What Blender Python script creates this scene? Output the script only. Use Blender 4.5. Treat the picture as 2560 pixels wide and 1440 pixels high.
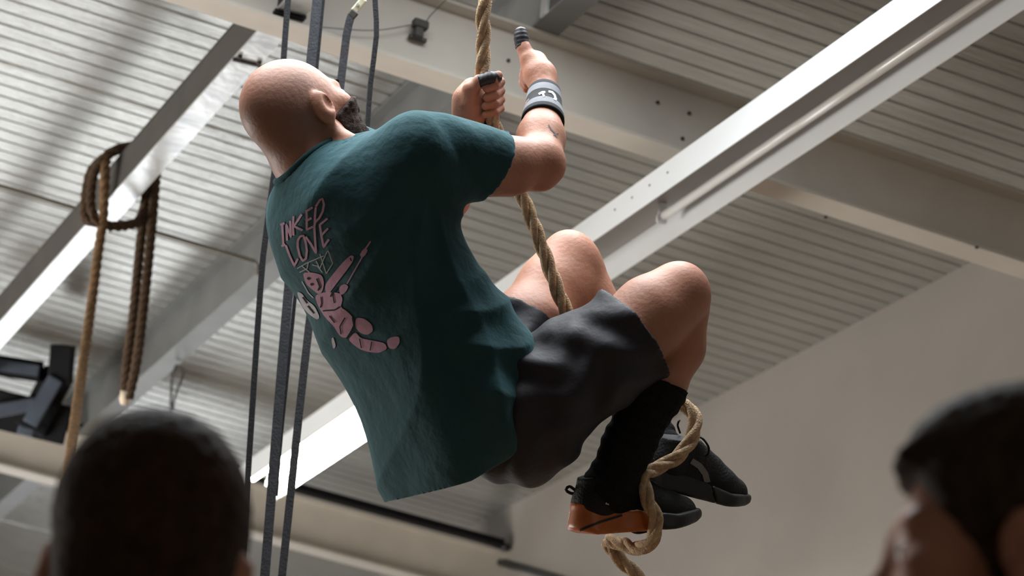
import bpy, bmesh, math, random
import numpy as np
from mathutils import Vector, Matrix
from mathutils.bvhtree import BVHTree

for o in list(bpy.data.objects):
    bpy.data.objects.remove(o, do_unlink=True)
scene = bpy.context.scene
COL = scene.collection
random.seed(4)

# ------------------------------------------------------------------ camera
# world: X = across the hall towards the right wall, Y = along the hall, Z up
FPX = 7271.3
PITCH, ROLL, YAW, SLOPE = [math.radians(v) for v in (18.92, 4.962, 21.147, -4.824)]
TS = math.tan(SLOPE)                                   # roof falls towards +X
CAMZ = 1.2
CAM = np.array([0.0, 0.0, CAMZ])
_sy, _cy, _sp, _cp = math.sin(YAW), math.cos(YAW), math.sin(PITCH), math.cos(PITCH)
FW = np.array([_sy*_cp, _cy*_cp, _sp])
_R0 = np.array([_cy, -_sy, 0.0]); _U0 = np.array([-_sy*_sp, -_cy*_sp, _cp])
RT = math.cos(ROLL)*_R0 + math.sin(ROLL)*_U0
UP = -math.sin(ROLL)*_R0 + math.cos(ROLL)*_U0

def ray(x, y):
    return FW + RT*(x-1280)/FPX - UP*(y-720)/FPX
def P(x, y, d):
    return CAM + ray(x, y)*d

cd = bpy.data.cameras.new('camera'); cam = bpy.data.objects.new('camera', cd); COL.objects.link(cam)
cd.sensor_width = 36; cd.lens = FPX*36/2560
m = Matrix([[RT[i], UP[i], -FW[i], CAM[i]] for i in range(3)] + [[0, 0, 0, 1]])
cam.matrix_world = m
cd.clip_start = 0.1; cd.clip_end = 100
cd.dof.use_dof = True; cd.dof.focus_distance = 5.45; cd.dof.aperture_fstop = 6.3
scene.camera = cam

# ------------------------------------------------------------------ world, light, exposure
w = bpy.data.worlds.new('world'); scene.world = w; w.use_nodes = True
w.node_tree.nodes['Background'].inputs[0].default_value = (0.75, 0.86, 1.0, 1)
w.node_tree.nodes['Background'].inputs[1].default_value = 0.25
vs = scene.view_settings
vs.view_transform = 'Standard'; vs.look = 'None'; vs.gamma = 1; vs.use_curve_mapping = False
vs.exposure = 0.0

def area(name, loc, target, sx, sy, power, col=(1, 1, 1)):
    l = bpy.data.lights.new(name, 'AREA'); l.shape = 'RECTANGLE'; l.size = sx; l.size_y = sy
    l.energy = power; l.color = col
    o = bpy.data.objects.new(name, l); COL.objects.link(o)
    o.location = loc
    o.rotation_euler = (Vector(target)-Vector(loc)).to_track_quat('-Z', 'Y').to_euler()
    return o
# daylight: a rooflight over the climbing bay and the tall windows of the left wall
rl = area('rooflight_daylight', (1.6, 5.08, 4.70), (1.6, 5.09, 0), 2.4, 1.7, 185, (0.92, 0.97, 1.0)); rl.data.spread = math.radians(172)
area('left_window_daylight', (-1.62, 9.3, 2.3), (0.6, 8.6, 4.6), 3.6, 1.9, 440, (1.0, 0.97, 0.91))
area('end_door_daylight', (2.4, 16.9, 1.42), (2.3, 8.0, 1.6), 4.4, 2.65, 122, (0.93, 0.97, 1.0))
area('rear_right_fill', (3.3, -3.3, 2.3), (2.2, 6, 3.4), 2.0, 2.4, 22, (1.0, 0.91, 0.80))  # added fill from behind, not a known opening; lifts rafter web and calves

# ------------------------------------------------------------------ materials
MATS = {}
def mat(name, col, rough=0.6, metal=0.0, var=0.12, scale=8.0, bump=0.0, bscale=40.0, stretch=None, spec=0.5,
        emit=None, estr=0.0, col2=None, sss=0.0, coat=0.0):
    if name in MATS: return MATS[name]
    mt = bpy.data.materials.new(name); mt.use_nodes = True
    nt = mt.node_tree; b = nt.nodes['Principled BSDF']
    b.inputs['Roughness'].default_value = rough; b.inputs['Metallic'].default_value = metal
    b.inputs['Specular IOR Level'].default_value = spec
    if sss:
        b.inputs['Subsurface Weight'].default_value = sss
        b.inputs['Subsurface Radius'].default_value = (0.012, 0.005, 0.003)
        b.inputs['Subsurface Scale'].default_value = 1.0
    if coat: b.inputs['Coat Weight'].default_value = coat
    tc = nt.nodes.new('ShaderNodeTexCoord'); mp = nt.nodes.new('ShaderNodeMapping')
    nt.links.new(tc.outputs['Object'], mp.inputs[0])
    if stretch: mp.inputs['Scale'].default_value = stretch
    nz = nt.nodes.new('ShaderNodeTexNoise'); nz.inputs['Scale'].default_value = scale; nz.inputs['Detail'].default_value = 5
    nt.links.new(mp.outputs[0], nz.inputs['Vector'])
    rp = nt.nodes.new('ShaderNodeValToRGB')
    rp.color_ramp.elements[0].position = 0.3; rp.color_ramp.elements[1].position = 0.7
    c2 = col2 or tuple(min(1, c*(1+var)) for c in col)
    c1 = tuple(c*(1-var) for c in col)
    rp.color_ramp.elements[0].color = (*c1, 1); rp.color_ramp.elements[1].color = (*c2, 1)
    nt.links.new(nz.outputs[0], rp.inputs[0]); nt.links.new(rp.outputs[0], b.inputs['Base Color'])
    if bump:
        n2 = nt.nodes.new('ShaderNodeTexNoise'); n2.inputs['Scale'].default_value = bscale; n2.inputs['Detail'].default_value = 4
        nt.links.new(mp.outputs[0], n2.inputs['Vector'])
        bp = nt.nodes.new('ShaderNodeBump'); bp.inputs['Strength'].default_value = bump; bp.inputs['Distance'].default_value = 0.01
        nt.links.new(n2.outputs[0], bp.inputs['Height']); nt.links.new(bp.outputs[0], b.inputs['Normal'])
    if emit:
        b.inputs['Emission Color'].default_value = (*emit, 1); b.inputs['Emission Strength'].default_value = estr
    MATS[name] = mt
    return mt

def attr_mix(mt, attr, col, rough=None):
    """mix a second pigment in by a per-vertex amount (stubble on a scalp)"""
    nt = mt.node_tree; b = nt.nodes['Principled BSDF']
    src = b.inputs['Base Color'].links[0].from_socket
    at = nt.nodes.new('ShaderNodeAttribute'); at.attribute_name = attr
    mx = nt.nodes.new('ShaderNodeMix'); mx.data_type = 'RGBA'
    nt.links.new(at.outputs['Fac'], mx.inputs[0]); nt.links.new(src, mx.inputs[6])
    mx.inputs[7].default_value = (*col, 1); nt.links.new(mx.outputs[2], b.inputs['Base Color'])

M_SHEET = mat('roof_sheet_paint', (0.48, 0.48, 0.455), 0.27, 0.65, 0.10, 3.0, 0.25, 6.0, (1.2, 14, 14), 0.6)
M_WALL = mat('wall_plaster', (0.29, 0.265, 0.24), 0.85, 0, 0.06, 2.0, 0.1, 30)
M_FLOOR = mat('rubber_floor', (0.25, 0.155, 0.085), 0.8, 0, 0.2, 20, 0.1, 80)
M_CREAM = mat('cream_beam_paint', (0.62, 0.58, 0.52), 0.55, 0, 0.07, 5.0, 0.06, 20)
M_GREYB = mat('grey_beam_paint', (0.17, 0.175, 0.175), 0.45, 0.2, 0.12, 6.0, 0.08, 20)
M_BROWN = mat('brown_steel', (0.048, 0.042, 0.038), 0.7, 0.0, 0.15, 8.0, 0.1, 30)
M_GALV = mat('galvanised_steel', (0.80, 0.83, 0.87), 0.3, 0.6, 0.22, 9.0, 0.15, 25)
M_WHITE = mat('white_enamel', (0.80, 0.82, 0.84), 0.4, 0, 0.03, 3.0)
M_TROUGH = mat('grey_enamel', (0.33, 0.31, 0.29), 0.45, 0.1, 0.06, 4.0)
M_TUBEOFF = mat('tube_glass', (0.75, 0.74, 0.72), 0.15, 0, 0.02, 4.0)
M_TUBEON = mat('tube_lit', (0.9, 0.9, 0.85), 0.2, 0, 0.01, 4.0, emit=(1.0, 0.97, 0.84), estr=110)
M_BLACK = mat('black_steel', (0.006, 0.006, 0.008), 0.5, 0.0, 0.2, 8.0, spec=0.15)
M_STRAP = mat('strap_webbing', (0.014, 0.015, 0.019), 0.7, 0, 0.2, 60, 0.2, 200)
M_STRAPG = mat('grey_strap_webbing', (0.048, 0.052, 0.062), 0.7, 0, 0.2, 60, 0.2, 200)
M_PLAST = mat('dark_plastic', (0.045, 0.042, 0.036), 0.5, 0, 0.2, 20)
M_CAB = mat('cable_black', (0.02, 0.02, 0.02), 0.5)
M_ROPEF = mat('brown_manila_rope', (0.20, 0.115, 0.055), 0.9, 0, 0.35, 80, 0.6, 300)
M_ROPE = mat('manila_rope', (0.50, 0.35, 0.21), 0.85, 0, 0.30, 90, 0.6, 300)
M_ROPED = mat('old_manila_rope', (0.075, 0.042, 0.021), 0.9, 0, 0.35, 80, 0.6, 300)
M_WHIP = mat('rope_whipping', (0.75, 0.62, 0.48), 0.7)
M_SKIN = mat('skin', (0.41, 0.195, 0.13), 0.52, 0, 0.12, 14, 0.12, 120, spec=0.28, sss=0.12)
attr_mix(M_SKIN, 'stubble', (0.17, 0.095, 0.075))
M_SKINL = mat('leg_skin', (0.62, 0.36, 0.25), 0.5, 0, 0.12, 18, 0.12, 140, sss=0.1)
M_SHIRT = mat('teal_cotton', (0.021, 0.061, 0.071), 0.9, 0, 0.10, 10, 0.6, 22, spec=0.2)
M_SHIRT.node_tree.nodes['Principled BSDF'].inputs['Sheen Weight'].default_value = 0.16
M_SHIRT.node_tree.nodes['Principled BSDF'].inputs['Sheen Tint'].default_value = (0.35, 0.75, 0.85, 1)
M_SHORT = mat('charcoal_nylon', (0.016, 0.015, 0.021), 0.65, 0, 0.12, 10, 0.4, 22, spec=0.35)
M_SOCK = mat('black_knit', (0.010, 0.010, 0.011), 0.95, 0, 0.2, 90, 0.4, 250, spec=0.15)
M_SHOE = mat('black_mesh_upper', (0.007, 0.007, 0.008), 0.65, 0, 0.25, 60, 0.3, 220, spec=0.3)
M_SHOEG = mat('grey_stripe', (0.16, 0.155, 0.15), 0.6)
M_SOLEO = mat('orange_rubber', (0.42, 0.11, 0.018), 0.4, 0, 0.15, 30)
M_SOLEB = mat('black_rubber', (0.007, 0.007, 0.007), 0.5, 0, 0.2, 30)
M_SOLEW = mat('pale_stripe', (0.62, 0.55, 0.50), 0.5)
M_PINK = mat('pink_print', (0.40, 0.23, 0.31), 0.85, 0, 0.15, 60, spec=0.2)
M_PALE = mat('pale_print', (0.42, 0.40, 0.44), 0.85, 0, 0.15, 60, spec=0.2)
M_LINE = mat('print_outline', (0.012, 0.022, 0.026), 0.9, spec=0.1)
M_BANDD = mat('band_dark', (0.012, 0.013, 0.016), 0.85, 0, 0.15, 80)
M_BANDL = mat('band_grey', (0.22, 0.225, 0.25), 0.85, 0, 0.1, 80)
M_TAPE = mat('black_tape', (0.010, 0.011, 0.016), 0.5, 0, 0.2, 50)
M_HAIRD = mat('dark_brown_hair', (0.030, 0.015, 0.009), 0.75, 0, 0.5, 60, 0.5, 160, spec=0.2)
M_HAIRB = mat('brown_hair', (0.034, 0.021, 0.013), 0.75, 0, 0.5, 60, 0.5, 160, spec=0.2)
M_BEARD = mat('beard_hair', (0.040, 0.024, 0.019), 0.85, 0, 0.5, 200, 0.5, 350, spec=0.15)
M_EYE = mat('eye_white', (0.75, 0.72, 0.68), 0.2)
M_GREYT = mat('grey_cotton', (0.10, 0.10, 0.11), 0.9, 0, 0.1, 10)
M_NAVY = mat('navy_cotton', (0.03, 0.035, 0.06), 0.9, 0, 0.1, 10)
M_TATTOO = mat('tattoo_ink', (0.06, 0.05, 0.055), 0.6)
M_WOODB = mat('bracket_brown', (0.20, 0.15, 0.12), 0.6, 0, 0.25, 12)

# ------------------------------------------------------------------ object helpers
def tag(o, label=None, cat=None, group=None, kind=None):
    if label: o['label'] = label
    if cat: o['category'] = cat
    if group: o['group'] = group
    if kind: o['kind'] = kind
    return o
def link(name, me, mats, parent=None, smooth=False):
    for mt in (mats if isinstance(mats, (list, tuple)) else [mats]): me.materials.append(mt)
    if smooth: me.polygons.foreach_set('use_smooth', [True]*len(me.polygons))
    o = bpy.data.objects.new(name, me); COL.objects.link(o)
    if parent is not None: o.parent = parent
    return o
def obj(name, bm, mats, parent=None, smooth=False):
    me = bpy.data.meshes.new(name); bmesh.ops.recalc_face_normals(bm, faces=bm.faces[:]); bm.to_mesh(me); bm.free()
    return link(name, me, mats, parent, smooth)
def empty(name, loc=(0, 0, 0)):
    o = bpy.data.objects.new(name, None); COL.objects.link(o); o.location = loc; o.empty_display_size = 0.1
    return o
def add_prism(bm, prof, path_a, path_b):
    """extrude a closed profile of 3D points from offset a to offset b"""
    a = [bm.verts.new(Vector(p)+Vector(path_a)) for p in prof]
    b = [bm.verts.new(Vector(p)+Vector(path_b)) for p in prof]
    n = len(prof)
    for i in range(n):
        bm.faces.new((a[i], a[(i+1) % n], b[(i+1) % n], b[i]))
    bm.faces.new(a[::-1]); bm.faces.new(b)
def add_obox(bm, c, ax, ay, az, hx, hy, hz, bev=0.0):
    c = Vector(c); ax = Vector(ax).normalized(); ay = Vector(ay).normalized(); az = Vector(az).normalized()
    g = []
    for sz in (-1, 1):
        for sx, sy in ((-1, -1), (1, -1), (1, 1), (-1, 1)):
            g.append(bm.verts.new(c + ax*hx*sx + ay*hy*sy + az*hz*sz))
    fs = []
    for q in ((0, 3, 2, 1), (4, 5, 6, 7), (0, 1, 5, 4), (1, 2, 6, 5), (2, 3, 7, 6), (3, 0, 4, 7)):
        fs.append(bm.faces.new([g[i] for i in q]))
    if bev:
        es = list({e for f in fs for e in f.edges})
        bmesh.ops.bevel(bm, geom=es, offset=bev, segments=2, affect='EDGES', profile=0.5)
def frames(pts):
    pts = [Vector(p) for p in pts]; n = len(pts); T = []
    for i in range(n):
        T.append((pts[min(i+1, n-1)]-pts[max(i-1, 0)]).normalized())
    N = [T[0].orthogonal().normalized()]
    for i in range(1, n):
        v = N[-1] - T[i]*N[-1].dot(T[i])
        N.append(v.normalized() if v.length > 1e-6 else T[i].orthogonal().normalized())
    return pts, T, N, [t.cross(k) for t, k in zip(T, N)]
def add_tube(bm, pts, r, seg=10, cap=True):
    pts, T, N, B = frames(pts); rings = []
    for i, p in enumerate(pts):
        rr = r[i] if isinstance(r, (list, tuple, np.ndarray)) else r
        rings.append([bm.verts.new(p + (N[i]*math.cos(2*math.pi*k/seg) + B[i]*math.sin(2*math.pi*k/seg))*rr) for k in range(seg)])
    for a, b in zip(rings, rings[1:]):
        for k in range(seg):
            bm.faces.new((a[k], a[(k+1) % seg], b[(k+1) % seg], b[k]))
    if cap:
        bm.faces.new(rings[0][::-1]); bm.faces.new(rings[-1])
def spline(pts, step=0.01):
    """Catmull-Rom through points, resampled"""
    q = [np.array(p, float) for p in pts]
    q = [2*q[0]-q[1]] + q + [2*q[-1]-q[-2]]
    out = []
    for i in range(1, len(q)-2):
        p0, p1, p2, p3 = q[i-1:i+3]
        n = max(2, int(np.linalg.norm(p2-p1)/step))
        for t in np.linspace(0, 1, n, endpoint=False):
            out.append(0.5*((2*p1)+(-p0+p2)*t+(2*p0-5*p1+4*p2-p3)*t*t+(-p0+3*p1-3*p2+p3)*t**3))
    out.append(q[-2])
    return out
def rope_mesh(bm, pts, R, pitch, hand=1, seg=8, step=0.008, phase=0.0):
    """three laid strands twisted round one path"""
    pts = spline(pts, step); pts, T, N, B = frames(pts)
    L = [0.0]
    for a, b in zip(pts, pts[1:]): L.append(L[-1]+(b-a).length)
    for s in range(3):
        line = []
        for i, p in enumerate(pts):
            th = hand*2*math.pi*L[i]/pitch + s*2*math.pi/3 + phase
            line.append(p + (N[i]*math.cos(th)+B[i]*math.sin(th))*R*0.5)
        add_tube(bm, line, R*0.545, seg)
def ribbon(bm, pts, wdir, width, thick=0.0015):
    pts, T, N, B = frames(pts); rows = []
    for i, p in enumerate(pts):
        wv = Vector(wdir[i] if isinstance(wdir, list) else wdir); wv = (wv - T[i]*wv.dot(T[i])).normalized(); nv = T[i].cross(wv)
        rows.append([bm.verts.new(p + wv*width*0.5*a + nv*thick*b) for a, b in ((-1, -1), (1, -1), (1, 1), (-1, 1))])
    for a, b in zip(rows, rows[1:]):
        for k in range(4): bm.faces.new((a[k], a[(k+1) % 4], b[(k+1) % 4], b[k]))
    bm.faces.new(rows[0][::-1]); bm.faces.new(rows[-1])

# ------------------------------------------------------------------ implicit surfaces -> one continuous mesh
def rc(p, a, b, r1, r2):
    a = np.asarray(a, np.float32); b = np.asarray(b, np.float32); ab = b-a
    t = np.clip(((p-a)@ab)/max(float(ab@ab), 1e-9), 0, 1)
    return np.linalg.norm(p - a - t[:, None]*ab, axis=1) - (r1 + t*(r2-r1))
def ell(p, c, r, A=None):
    q = p - np.asarray(c, np.float32)
    if A is not None: q = q @ np.asarray(A, np.float32).T        # rows of A = axes
    r = np.asarray(r, np.float32)
    k0 = np.linalg.norm(q/r, axis=1); k1 = np.linalg.norm(q/(r*r), axis=1)
    return k0*(k0-1)/np.maximum(k1, 1e-6)
def smin(a, b, k):
    h = np.clip(0.5+0.5*(b-a)/k, 0, 1)
    return b + (a-b)*h - k*h*(1-h)
def smax(a, b, k): return -smin(-a, -b, k)
def chain(p, nodes, k=0.02):
    """nodes: (point, radius); a blended run of round cones"""
    d = None
    for (a, ra), (b, rb) in zip(nodes, nodes[1:]):
        e = rc(p, a, b, ra, rb)
        d = e if d is None else smin(d, e, k)
    return d
def snet(sdf, lo, hi, h):
    lo = np.asarray(lo, float); hi = np.asarray(hi, float)
    n = np.ceil((hi-lo)/h/4).astype(int)*4+1
    S = 4
    cx = [lo[i]+h*np.arange(0, n[i], S) for i in range(3)]
    G = np.stack(np.meshgrid(*cx, indexing='ij'), -1).reshape(-1, 3).astype(np.float32)
    dc = sdf(G).reshape([len(c) for c in cx])
    V = np.repeat(np.repeat(np.repeat(dc, S, 0), S, 1), S, 2)[:n[0], :n[1], :n[2]].astype(np.float32)
    # refine near the surface
    near = np.abs(dc) < h*S*2.2
    nb = near.copy()
    for ax in range(3):
        for sh in (1, -1): nb |= np.roll(near, sh, ax)
    mask = np.repeat(np.repeat(np.repeat(nb, S, 0), S, 1), S, 2)[:n[0], :n[1], :n[2]]
    idx = np.argwhere(mask)
    for i in range(0, len(idx), 400000):
        k = idx[i:i+400000]
        V[k[:, 0], k[:, 1], k[:, 2]] = sdf((lo + k*h).astype(np.float32))
    V[0] = V[-1] = 1; V[:, 0] = V[:, -1] = 1; V[:, :, 0] = V[:, :, -1] = 1
    ins = V < 0
    cnt = np.zeros(n-1, np.int8)
    for a in (0, 1):
        for b in (0, 1):
            for c in (0, 1):
                cnt += ins[a:n[0]-1+a, b:n[1]-1+b, c:n[2]-1+c]
    act = (cnt > 0) & (cnt < 8)
    cells = np.argwhere(act); vid = np.full(act.shape, -1, np.int32); vid[act] = np.arange(len(cells))
    acc = np.zeros((len(cells), 3)); num = np.zeros(len(cells))
    for ax in range(3):
        o1, o2 = [i for i in range(3) if i != ax]
        for u in (0, 1):
            for v in (0, 1):
                A = cells.copy(); A[:, o1] += u; A[:, o2] += v; B = A.copy(); B[:, ax] += 1
                va = V[A[:, 0], A[:, 1], A[:, 2]]; vb = V[B[:, 0], B[:, 1], B[:, 2]]
                x = (va < 0) != (vb < 0)
                t = np.where(x, va/np.where(x, va-vb, 1), 0)
                pt = A.astype(float); pt[:, ax] += t
                acc[x] += pt[x]; num[x] += 1
    verts = lo + acc/num[:, None]*h
    faces = []
    for ax in range(3):
        o1, o2 = [i for i in range(3) if i != ax]
        sl0 = [slice(None)]*3; sl1 = [slice(None)]*3
        sl0[ax] = slice(0, -1); sl1[ax] = slice(1, None)
        x = ins[tuple(sl0)] != ins[tuple(sl1)]
        E = np.argwhere(x)
        E = E[(E[:, o1] > 0) & (E[:, o2] > 0)]
        E = E[(E[:, o1] < n[o1]-1) & (E[:, o2] < n[o2]-1)]
        q = []
        for u, v in ((1, 1), (0, 1), (0, 0), (1, 0)):
            C = E.copy(); C[:, o1] -= u; C[:, o2] -= v
            q.append(vid[C[:, 0], C[:, 1], C[:, 2]])
        q = np.stack(q, 1)
        flip = ins[E[:, 0], E[:, 1], E[:, 2]]
        if ax == 1: flip = ~flip
        q[~flip] = q[~flip][:, ::-1]
        faces.append(q)
    F = np.concatenate(faces); F = F[(F >= 0).all(1)]
    return verts, F
def raw_mesh(name, V, F, attr=None):
    me = bpy.data.meshes.new(name)
    me.vertices.add(len(V)); me.vertices.foreach_set('co', np.asarray(V, np.float32).ravel())
    F = np.asarray(F, np.int32)
    me.loops.add(F.size); me.loops.foreach_set('vertex_index', F.ravel())
    me.polygons.add(len(F)); me.polygons.foreach_set('loop_start', np.arange(0, F.size, F.shape[1], dtype=np.int32))
    me.update(calc_edges=True); me.validate()
    if attr:
        for k, v in attr.items():
            a = me.attributes.new(k, 'FLOAT', 'POINT'); a.data.foreach_set('value', np.asarray(v, np.float32))
    me.polygons.foreach_set('use_smooth', [True]*len(me.polygons))
    return me
def sobj(name, sdf, lo, hi, h, mt, parent=None, attr=None):
    V, F = snet(sdf, lo, hi, h)
    o = link(name, raw_mesh(name, V, F, {k: f(V.astype(np.float32)) for k, f in attr.items()} if attr else None), mt, parent, False)
    return o, V, F
def bounds(pts, pad):
    a = np.array(pts); return a.min(0)-pad, a.max(0)+pad

# head in its own axes: x = own right, y = facing, z = up; metres, about 0.24 m chin to crown
def head_sdf(q):
    d = ell(q, (0, -0.014, 0.028), (0.078, 0.100, 0.092))
    d = smin(d, ell(q, (0, 0.035, -0.030), (0.062, 0.064, 0.088)), 0.03)
    d = smin(d, ell(q, (0, 0.040, -0.085), (0.050, 0.050, 0.036)), 0.03)
    for s in (-1, 1):
        d = smin(d, ell(q, (s*0.046, 0.058, -0.018), (0.024, 0.026, 0.020)), 0.02)
        d = smin(d, rc(q, (0, 0.088, 0.016), (s*0.042, 0.076, 0.018), 0.011, 0.010), 0.014)
        d = smax(d, -rc(q, (s*0.033, 0.103, -0.002), (s*0.036, 0.099, -0.002), 0.015, 0.013), 0.012)
        d = smin(d, ell(q, (s*0.012, 0.098, -0.036), (0.010, 0.012, 0.009)), 0.008)
        A = np.array([[0.90, -0.40*s, 0.12*s], [0.42*s, 0.90, -0.10], [-0.08*s, 0.22, 0.97]])
        A = np.linalg.qr(A.T)[0].T
        e = ell(q, (s*0.083, -0.012, -0.012), (0.012, 0.021, 0.034), A)
        e = smax(e, -ell(q, (s*0.097, -0.004, -0.010), (0.010, 0.010, 0.020), A), 0.004)
        d = smin(d, e, 0.006)
    d = smin(d, rc(q, (0, 0.088, 0.010), (0, 0.112, -0.030), 0.008, 0.013), 0.012)
    d = smin(d, rc(q, (-0.02, 0.090, -0.056), (0.02, 0.090, -0.056), 0.007, 0.007), 0.008)
    d = smin(d, rc(q, (-0.016, 0.088, -0.070), (0.016, 0.088, -0.070), 0.007, 0.007), 0.008)
    d = smin(d, ell(q, (0, 0.074, -0.100), (0.024, 0.020, 0.018)), 0.016)
    return d

# ------------------------------------------------------------------ the hall
HR, HP, HT, HB = 3.74, 3.52, 3.52, 3.30        # roof sheet, purlin foot, rafter top, rafter foot (above the lens at X = 0)
def rz(x, H): return CAMZ + H + TS*x           # height of a roof-parallel plane at X = x
XW, XL, YN, YF = 4.69, -1.7, -3.6, 17.0
FT = (0.0, 0.0, 0.0)
bm = bmesh.new(); add_obox(bm, ((XW+XL)/2, (YN+YF)/2, -0.05), (1, 0, 0), (0, 1, 0), (0, 0, 1), (XW-XL)/2+0.3, (YF-YN)/2+0.3, 0.05)
tag(obj('floor', bm, M_FLOOR), kind='structure')
def wall(name, x0, x1, y0, y1, top=None):
    bm = bmesh.new()
    c = [(x0, y0), (x1, y0), (x1, y1), (x0, y1)]
    lo = [bm.verts.new((x, y, 0)) for x, y in c]; hi = [bm.verts.new((x, y, rz(x, HR+0.004))) for x, y in c]
    for i in range(4): bm.faces.new((lo[i], lo[(i+1) % 4], hi[(i+1) % 4], hi[i]))
    bm.faces.new(lo[::-1]); bm.faces.new(hi)
    return tag(obj(name, bm, M_WALL), kind='structure')
wall('wall_right', XW, XW+0.2, YN-0.2, YF+0.2)
wall('wall_left', XL-0.2, XL, YN-0.2, YF+0.2)
wall('wall_back', XL, XW, YN-0.2, YN)
wall('wall_front', XL, XW, YF, YF+0.2)

# roof: liner sheets side by side, each with its grooves folded in
ceil = empty('ceiling', (0, 0, 0)); tag(ceil, 'grooved pale metal roof lining over the hall', kind='structure')
PITCHR, NP = 0.095, 10
bm = bmesh.new()
prof = []
for k in range(NP):
    y = k*PITCHR
    prof += [(y, 0.0), (y+0.078, 0.0), (y+0.081, 0.012), (y+0.090, 0.012), (y+0.0935, 0.0)]
prof.append((NP*PITCHR+0.012, -0.0015))
xs = np.linspace(XL, XW, 9)
rows = [[bm.verts.new((x, y, rz(x, HR)+z)) for y, z in prof] for x in xs]
for a, b in zip(rows, rows[1:]):
    for i in range(len(prof)-1): bm.faces.new((a[i], a[i+1], b[i+1], b[i]))
sheet = obj('roof_sheet', bm, M_SHEET, ceil)
sheet.location = (0, YN, 0)
nsh = int((YF-YN)/(NP*PITCHR))+1
for i in range(1, nsh):
    c = sheet.copy(); COL.objects.link(c); c.location = (0, YN+i*NP*PITCHR, 0)

def ibeam_prof(u, v, hw, h, tf, tw):
    """I section as (u,v) pairs; v up from the foot"""
    return [(-hw, 0), (hw, 0), (hw, tf), (tw, tf), (tw, h-tf), (hw, h-tf), (hw, h), (-hw, h), (-hw, h-tf), (-tw, h-tf), (-tw, tf), (-hw, tf)]
def rafter(yc, label):
    bm = bmesh.new()
    pr = [(0, yc+u, v) for u, v in ibeam_prof(0, 0, 0.055, HT-HB, 0.0095, 0.004)]
    add_prism(bm, pr, (XL, 0, rz(XL, HB)), (XW, 0, rz(XW, HB)))
    o = obj('steel_rafter', bm, M_CREAM)
    return tag(o, label, 'beam', 'cream painted rafters under the roof')
raf1 = rafter(6.94, 'cream steel roof rafter crossing the picture behind the climbing man')
raf2 = rafter(11.93, 'far cream steel rafter low in the picture carrying a black cable tray')
raf0 = rafter(1.95, 'cream steel rafter overhead, nearest the viewer and out of the picture')
# bolt heads on the near rafter
for x_, y_ in ((1643, 257), (1722, 284), (1705, 347), (1270, 152)):
    d_ = ray(x_, y_); p_ = Vector(CAM + d_*(6.936/d_[1]))
    bm = bmesh.new(); add_tube(bm, [p_, p_+Vector((0, -0.006, 0))], 0.0055, 6); obj('bolt', bm, mat('bolt_steel', (0.05, 0.045, 0.04), 0.5), raf1)
for x_, y_ in ((2442, 616), (2064, 541)):
    d_ = ray(x_, y_); p_ = Vector(CAM + d_*(HB/(d_[2]-TS*d_[0])))
    bm = bmesh.new(); add_tube(bm, [p_, p_+Vector((0, 0, -0.006))], 0.0055, 6); obj('bolt', bm, MATS['bolt_steel'], raf1)
# cable tray along the far rafter
bm = bmesh.new()
for (dy, dz, hw, hh) in ((-0.030, 0.028, 0.030, 0.004), (-0.058, 0.040, 0.003, 0.014)):
    a = (1.2, 11.93-0.055+dy, rz(1.2, HT)+dz-0.02); b = (XW-0.05, 11.93-0.055+dy, rz(XW-0.05, HT)+dz-0.02)
    add_prism(bm, [(0, -hw, -hh), (0, hw, -hh), (0, hw, hh), (0, -hw, hh)], a, b)
tray = obj('cable_tray', bm, M_BLACK); tag(tray, 'thin black cable tray running along the top of the far rafter', 'cable tray')
bm = bmesh.new()
for q in range(2):
    add_tube(bm, [(x, 11.93-0.085+0.02*q+0.004*math.sin(x*5+q), rz(x, HT)+0.018) for x in np.linspace(1.2, XW-0.06, 30)], 0.008, 8)
obj('cable', bm, M_CAB, tray, True)

# purlins on the rafters
def purlin(xc, y0, y1, label, mt=M_GREYB):
    bm = bmesh.new()
    x0 = xc
    pr = [(x0+u, 0, v) for u, v in ibeam_prof(0, 0, 0.039, HR-HP-0.004, 0.009, 0.0035)]
    pr = [(x, y, z + rz(x, HP)) for x, y, z in pr]
    add_prism(bm, pr, (0, y0, 0), (0, y1, 0))
    return tag(obj('roof_purlin', bm, mt), label, 'beam', 'grey purlins under the roof sheets')
pur = purlin(2.697, 1.9, 16.5, 'grey steel purlin passing behind the climbing man and over the rafter')
purlin(0.55, 1.9, 16.5, 'grey steel purlin left of the picture over the rafters')
# bolted splice plate on the purlin by the near rafter
bm = bmesh.new()
add_obox(bm, (2.655, 6.80, rz(2.655, HP)+0.09), (1, 0, 0), (0, 1, 0), (0, 0, 1), 0.004, 0.022, 0.088)
obj('splice_plate', bm, M_GALV, pur)

# the rig beam the ropes hang from: set between the rafters, brown web, galvanised foot
XB = 1.972
def rig_beam(y0, y1, label):
    r = empty('rig_beam', (XB, (y0+y1)/2, rz(XB, 3.345)))
    L = (y1-y0)/2
    bm = bmesh.new()
    add_obox(bm, (0, 0, 0.066), (1, 0, 0), (0, 1, 0), (0, 0, 1), 0.034, L, 0.062)
    obj('web', bm, M_BROWN, r)
    bm = bmesh.new()
    add_obox(bm, (0, 0, 0.002), (1, 0, 0), (0, 1, 0), (0, 0, 1), 0.039, L, 0.0035)
    obj('bottom_flange', bm, M_GALV, r)
    bm = bmesh.new()
    add_obox(bm, (0, 0, 0.130), (1, 0, 0), (0, 1, 0), (0, 0, 1), 0.036, L, 0.003)
    obj('top_flange', bm, M_BROWN, r)
    return r, tag(r, label, 'beam', 'rig beams between the rafters')[ 'label']
rb_far, _ = rig_beam(6.946, 11.92, 'brown rig beam with bright galvanised underside holding the coiled rope')
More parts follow.
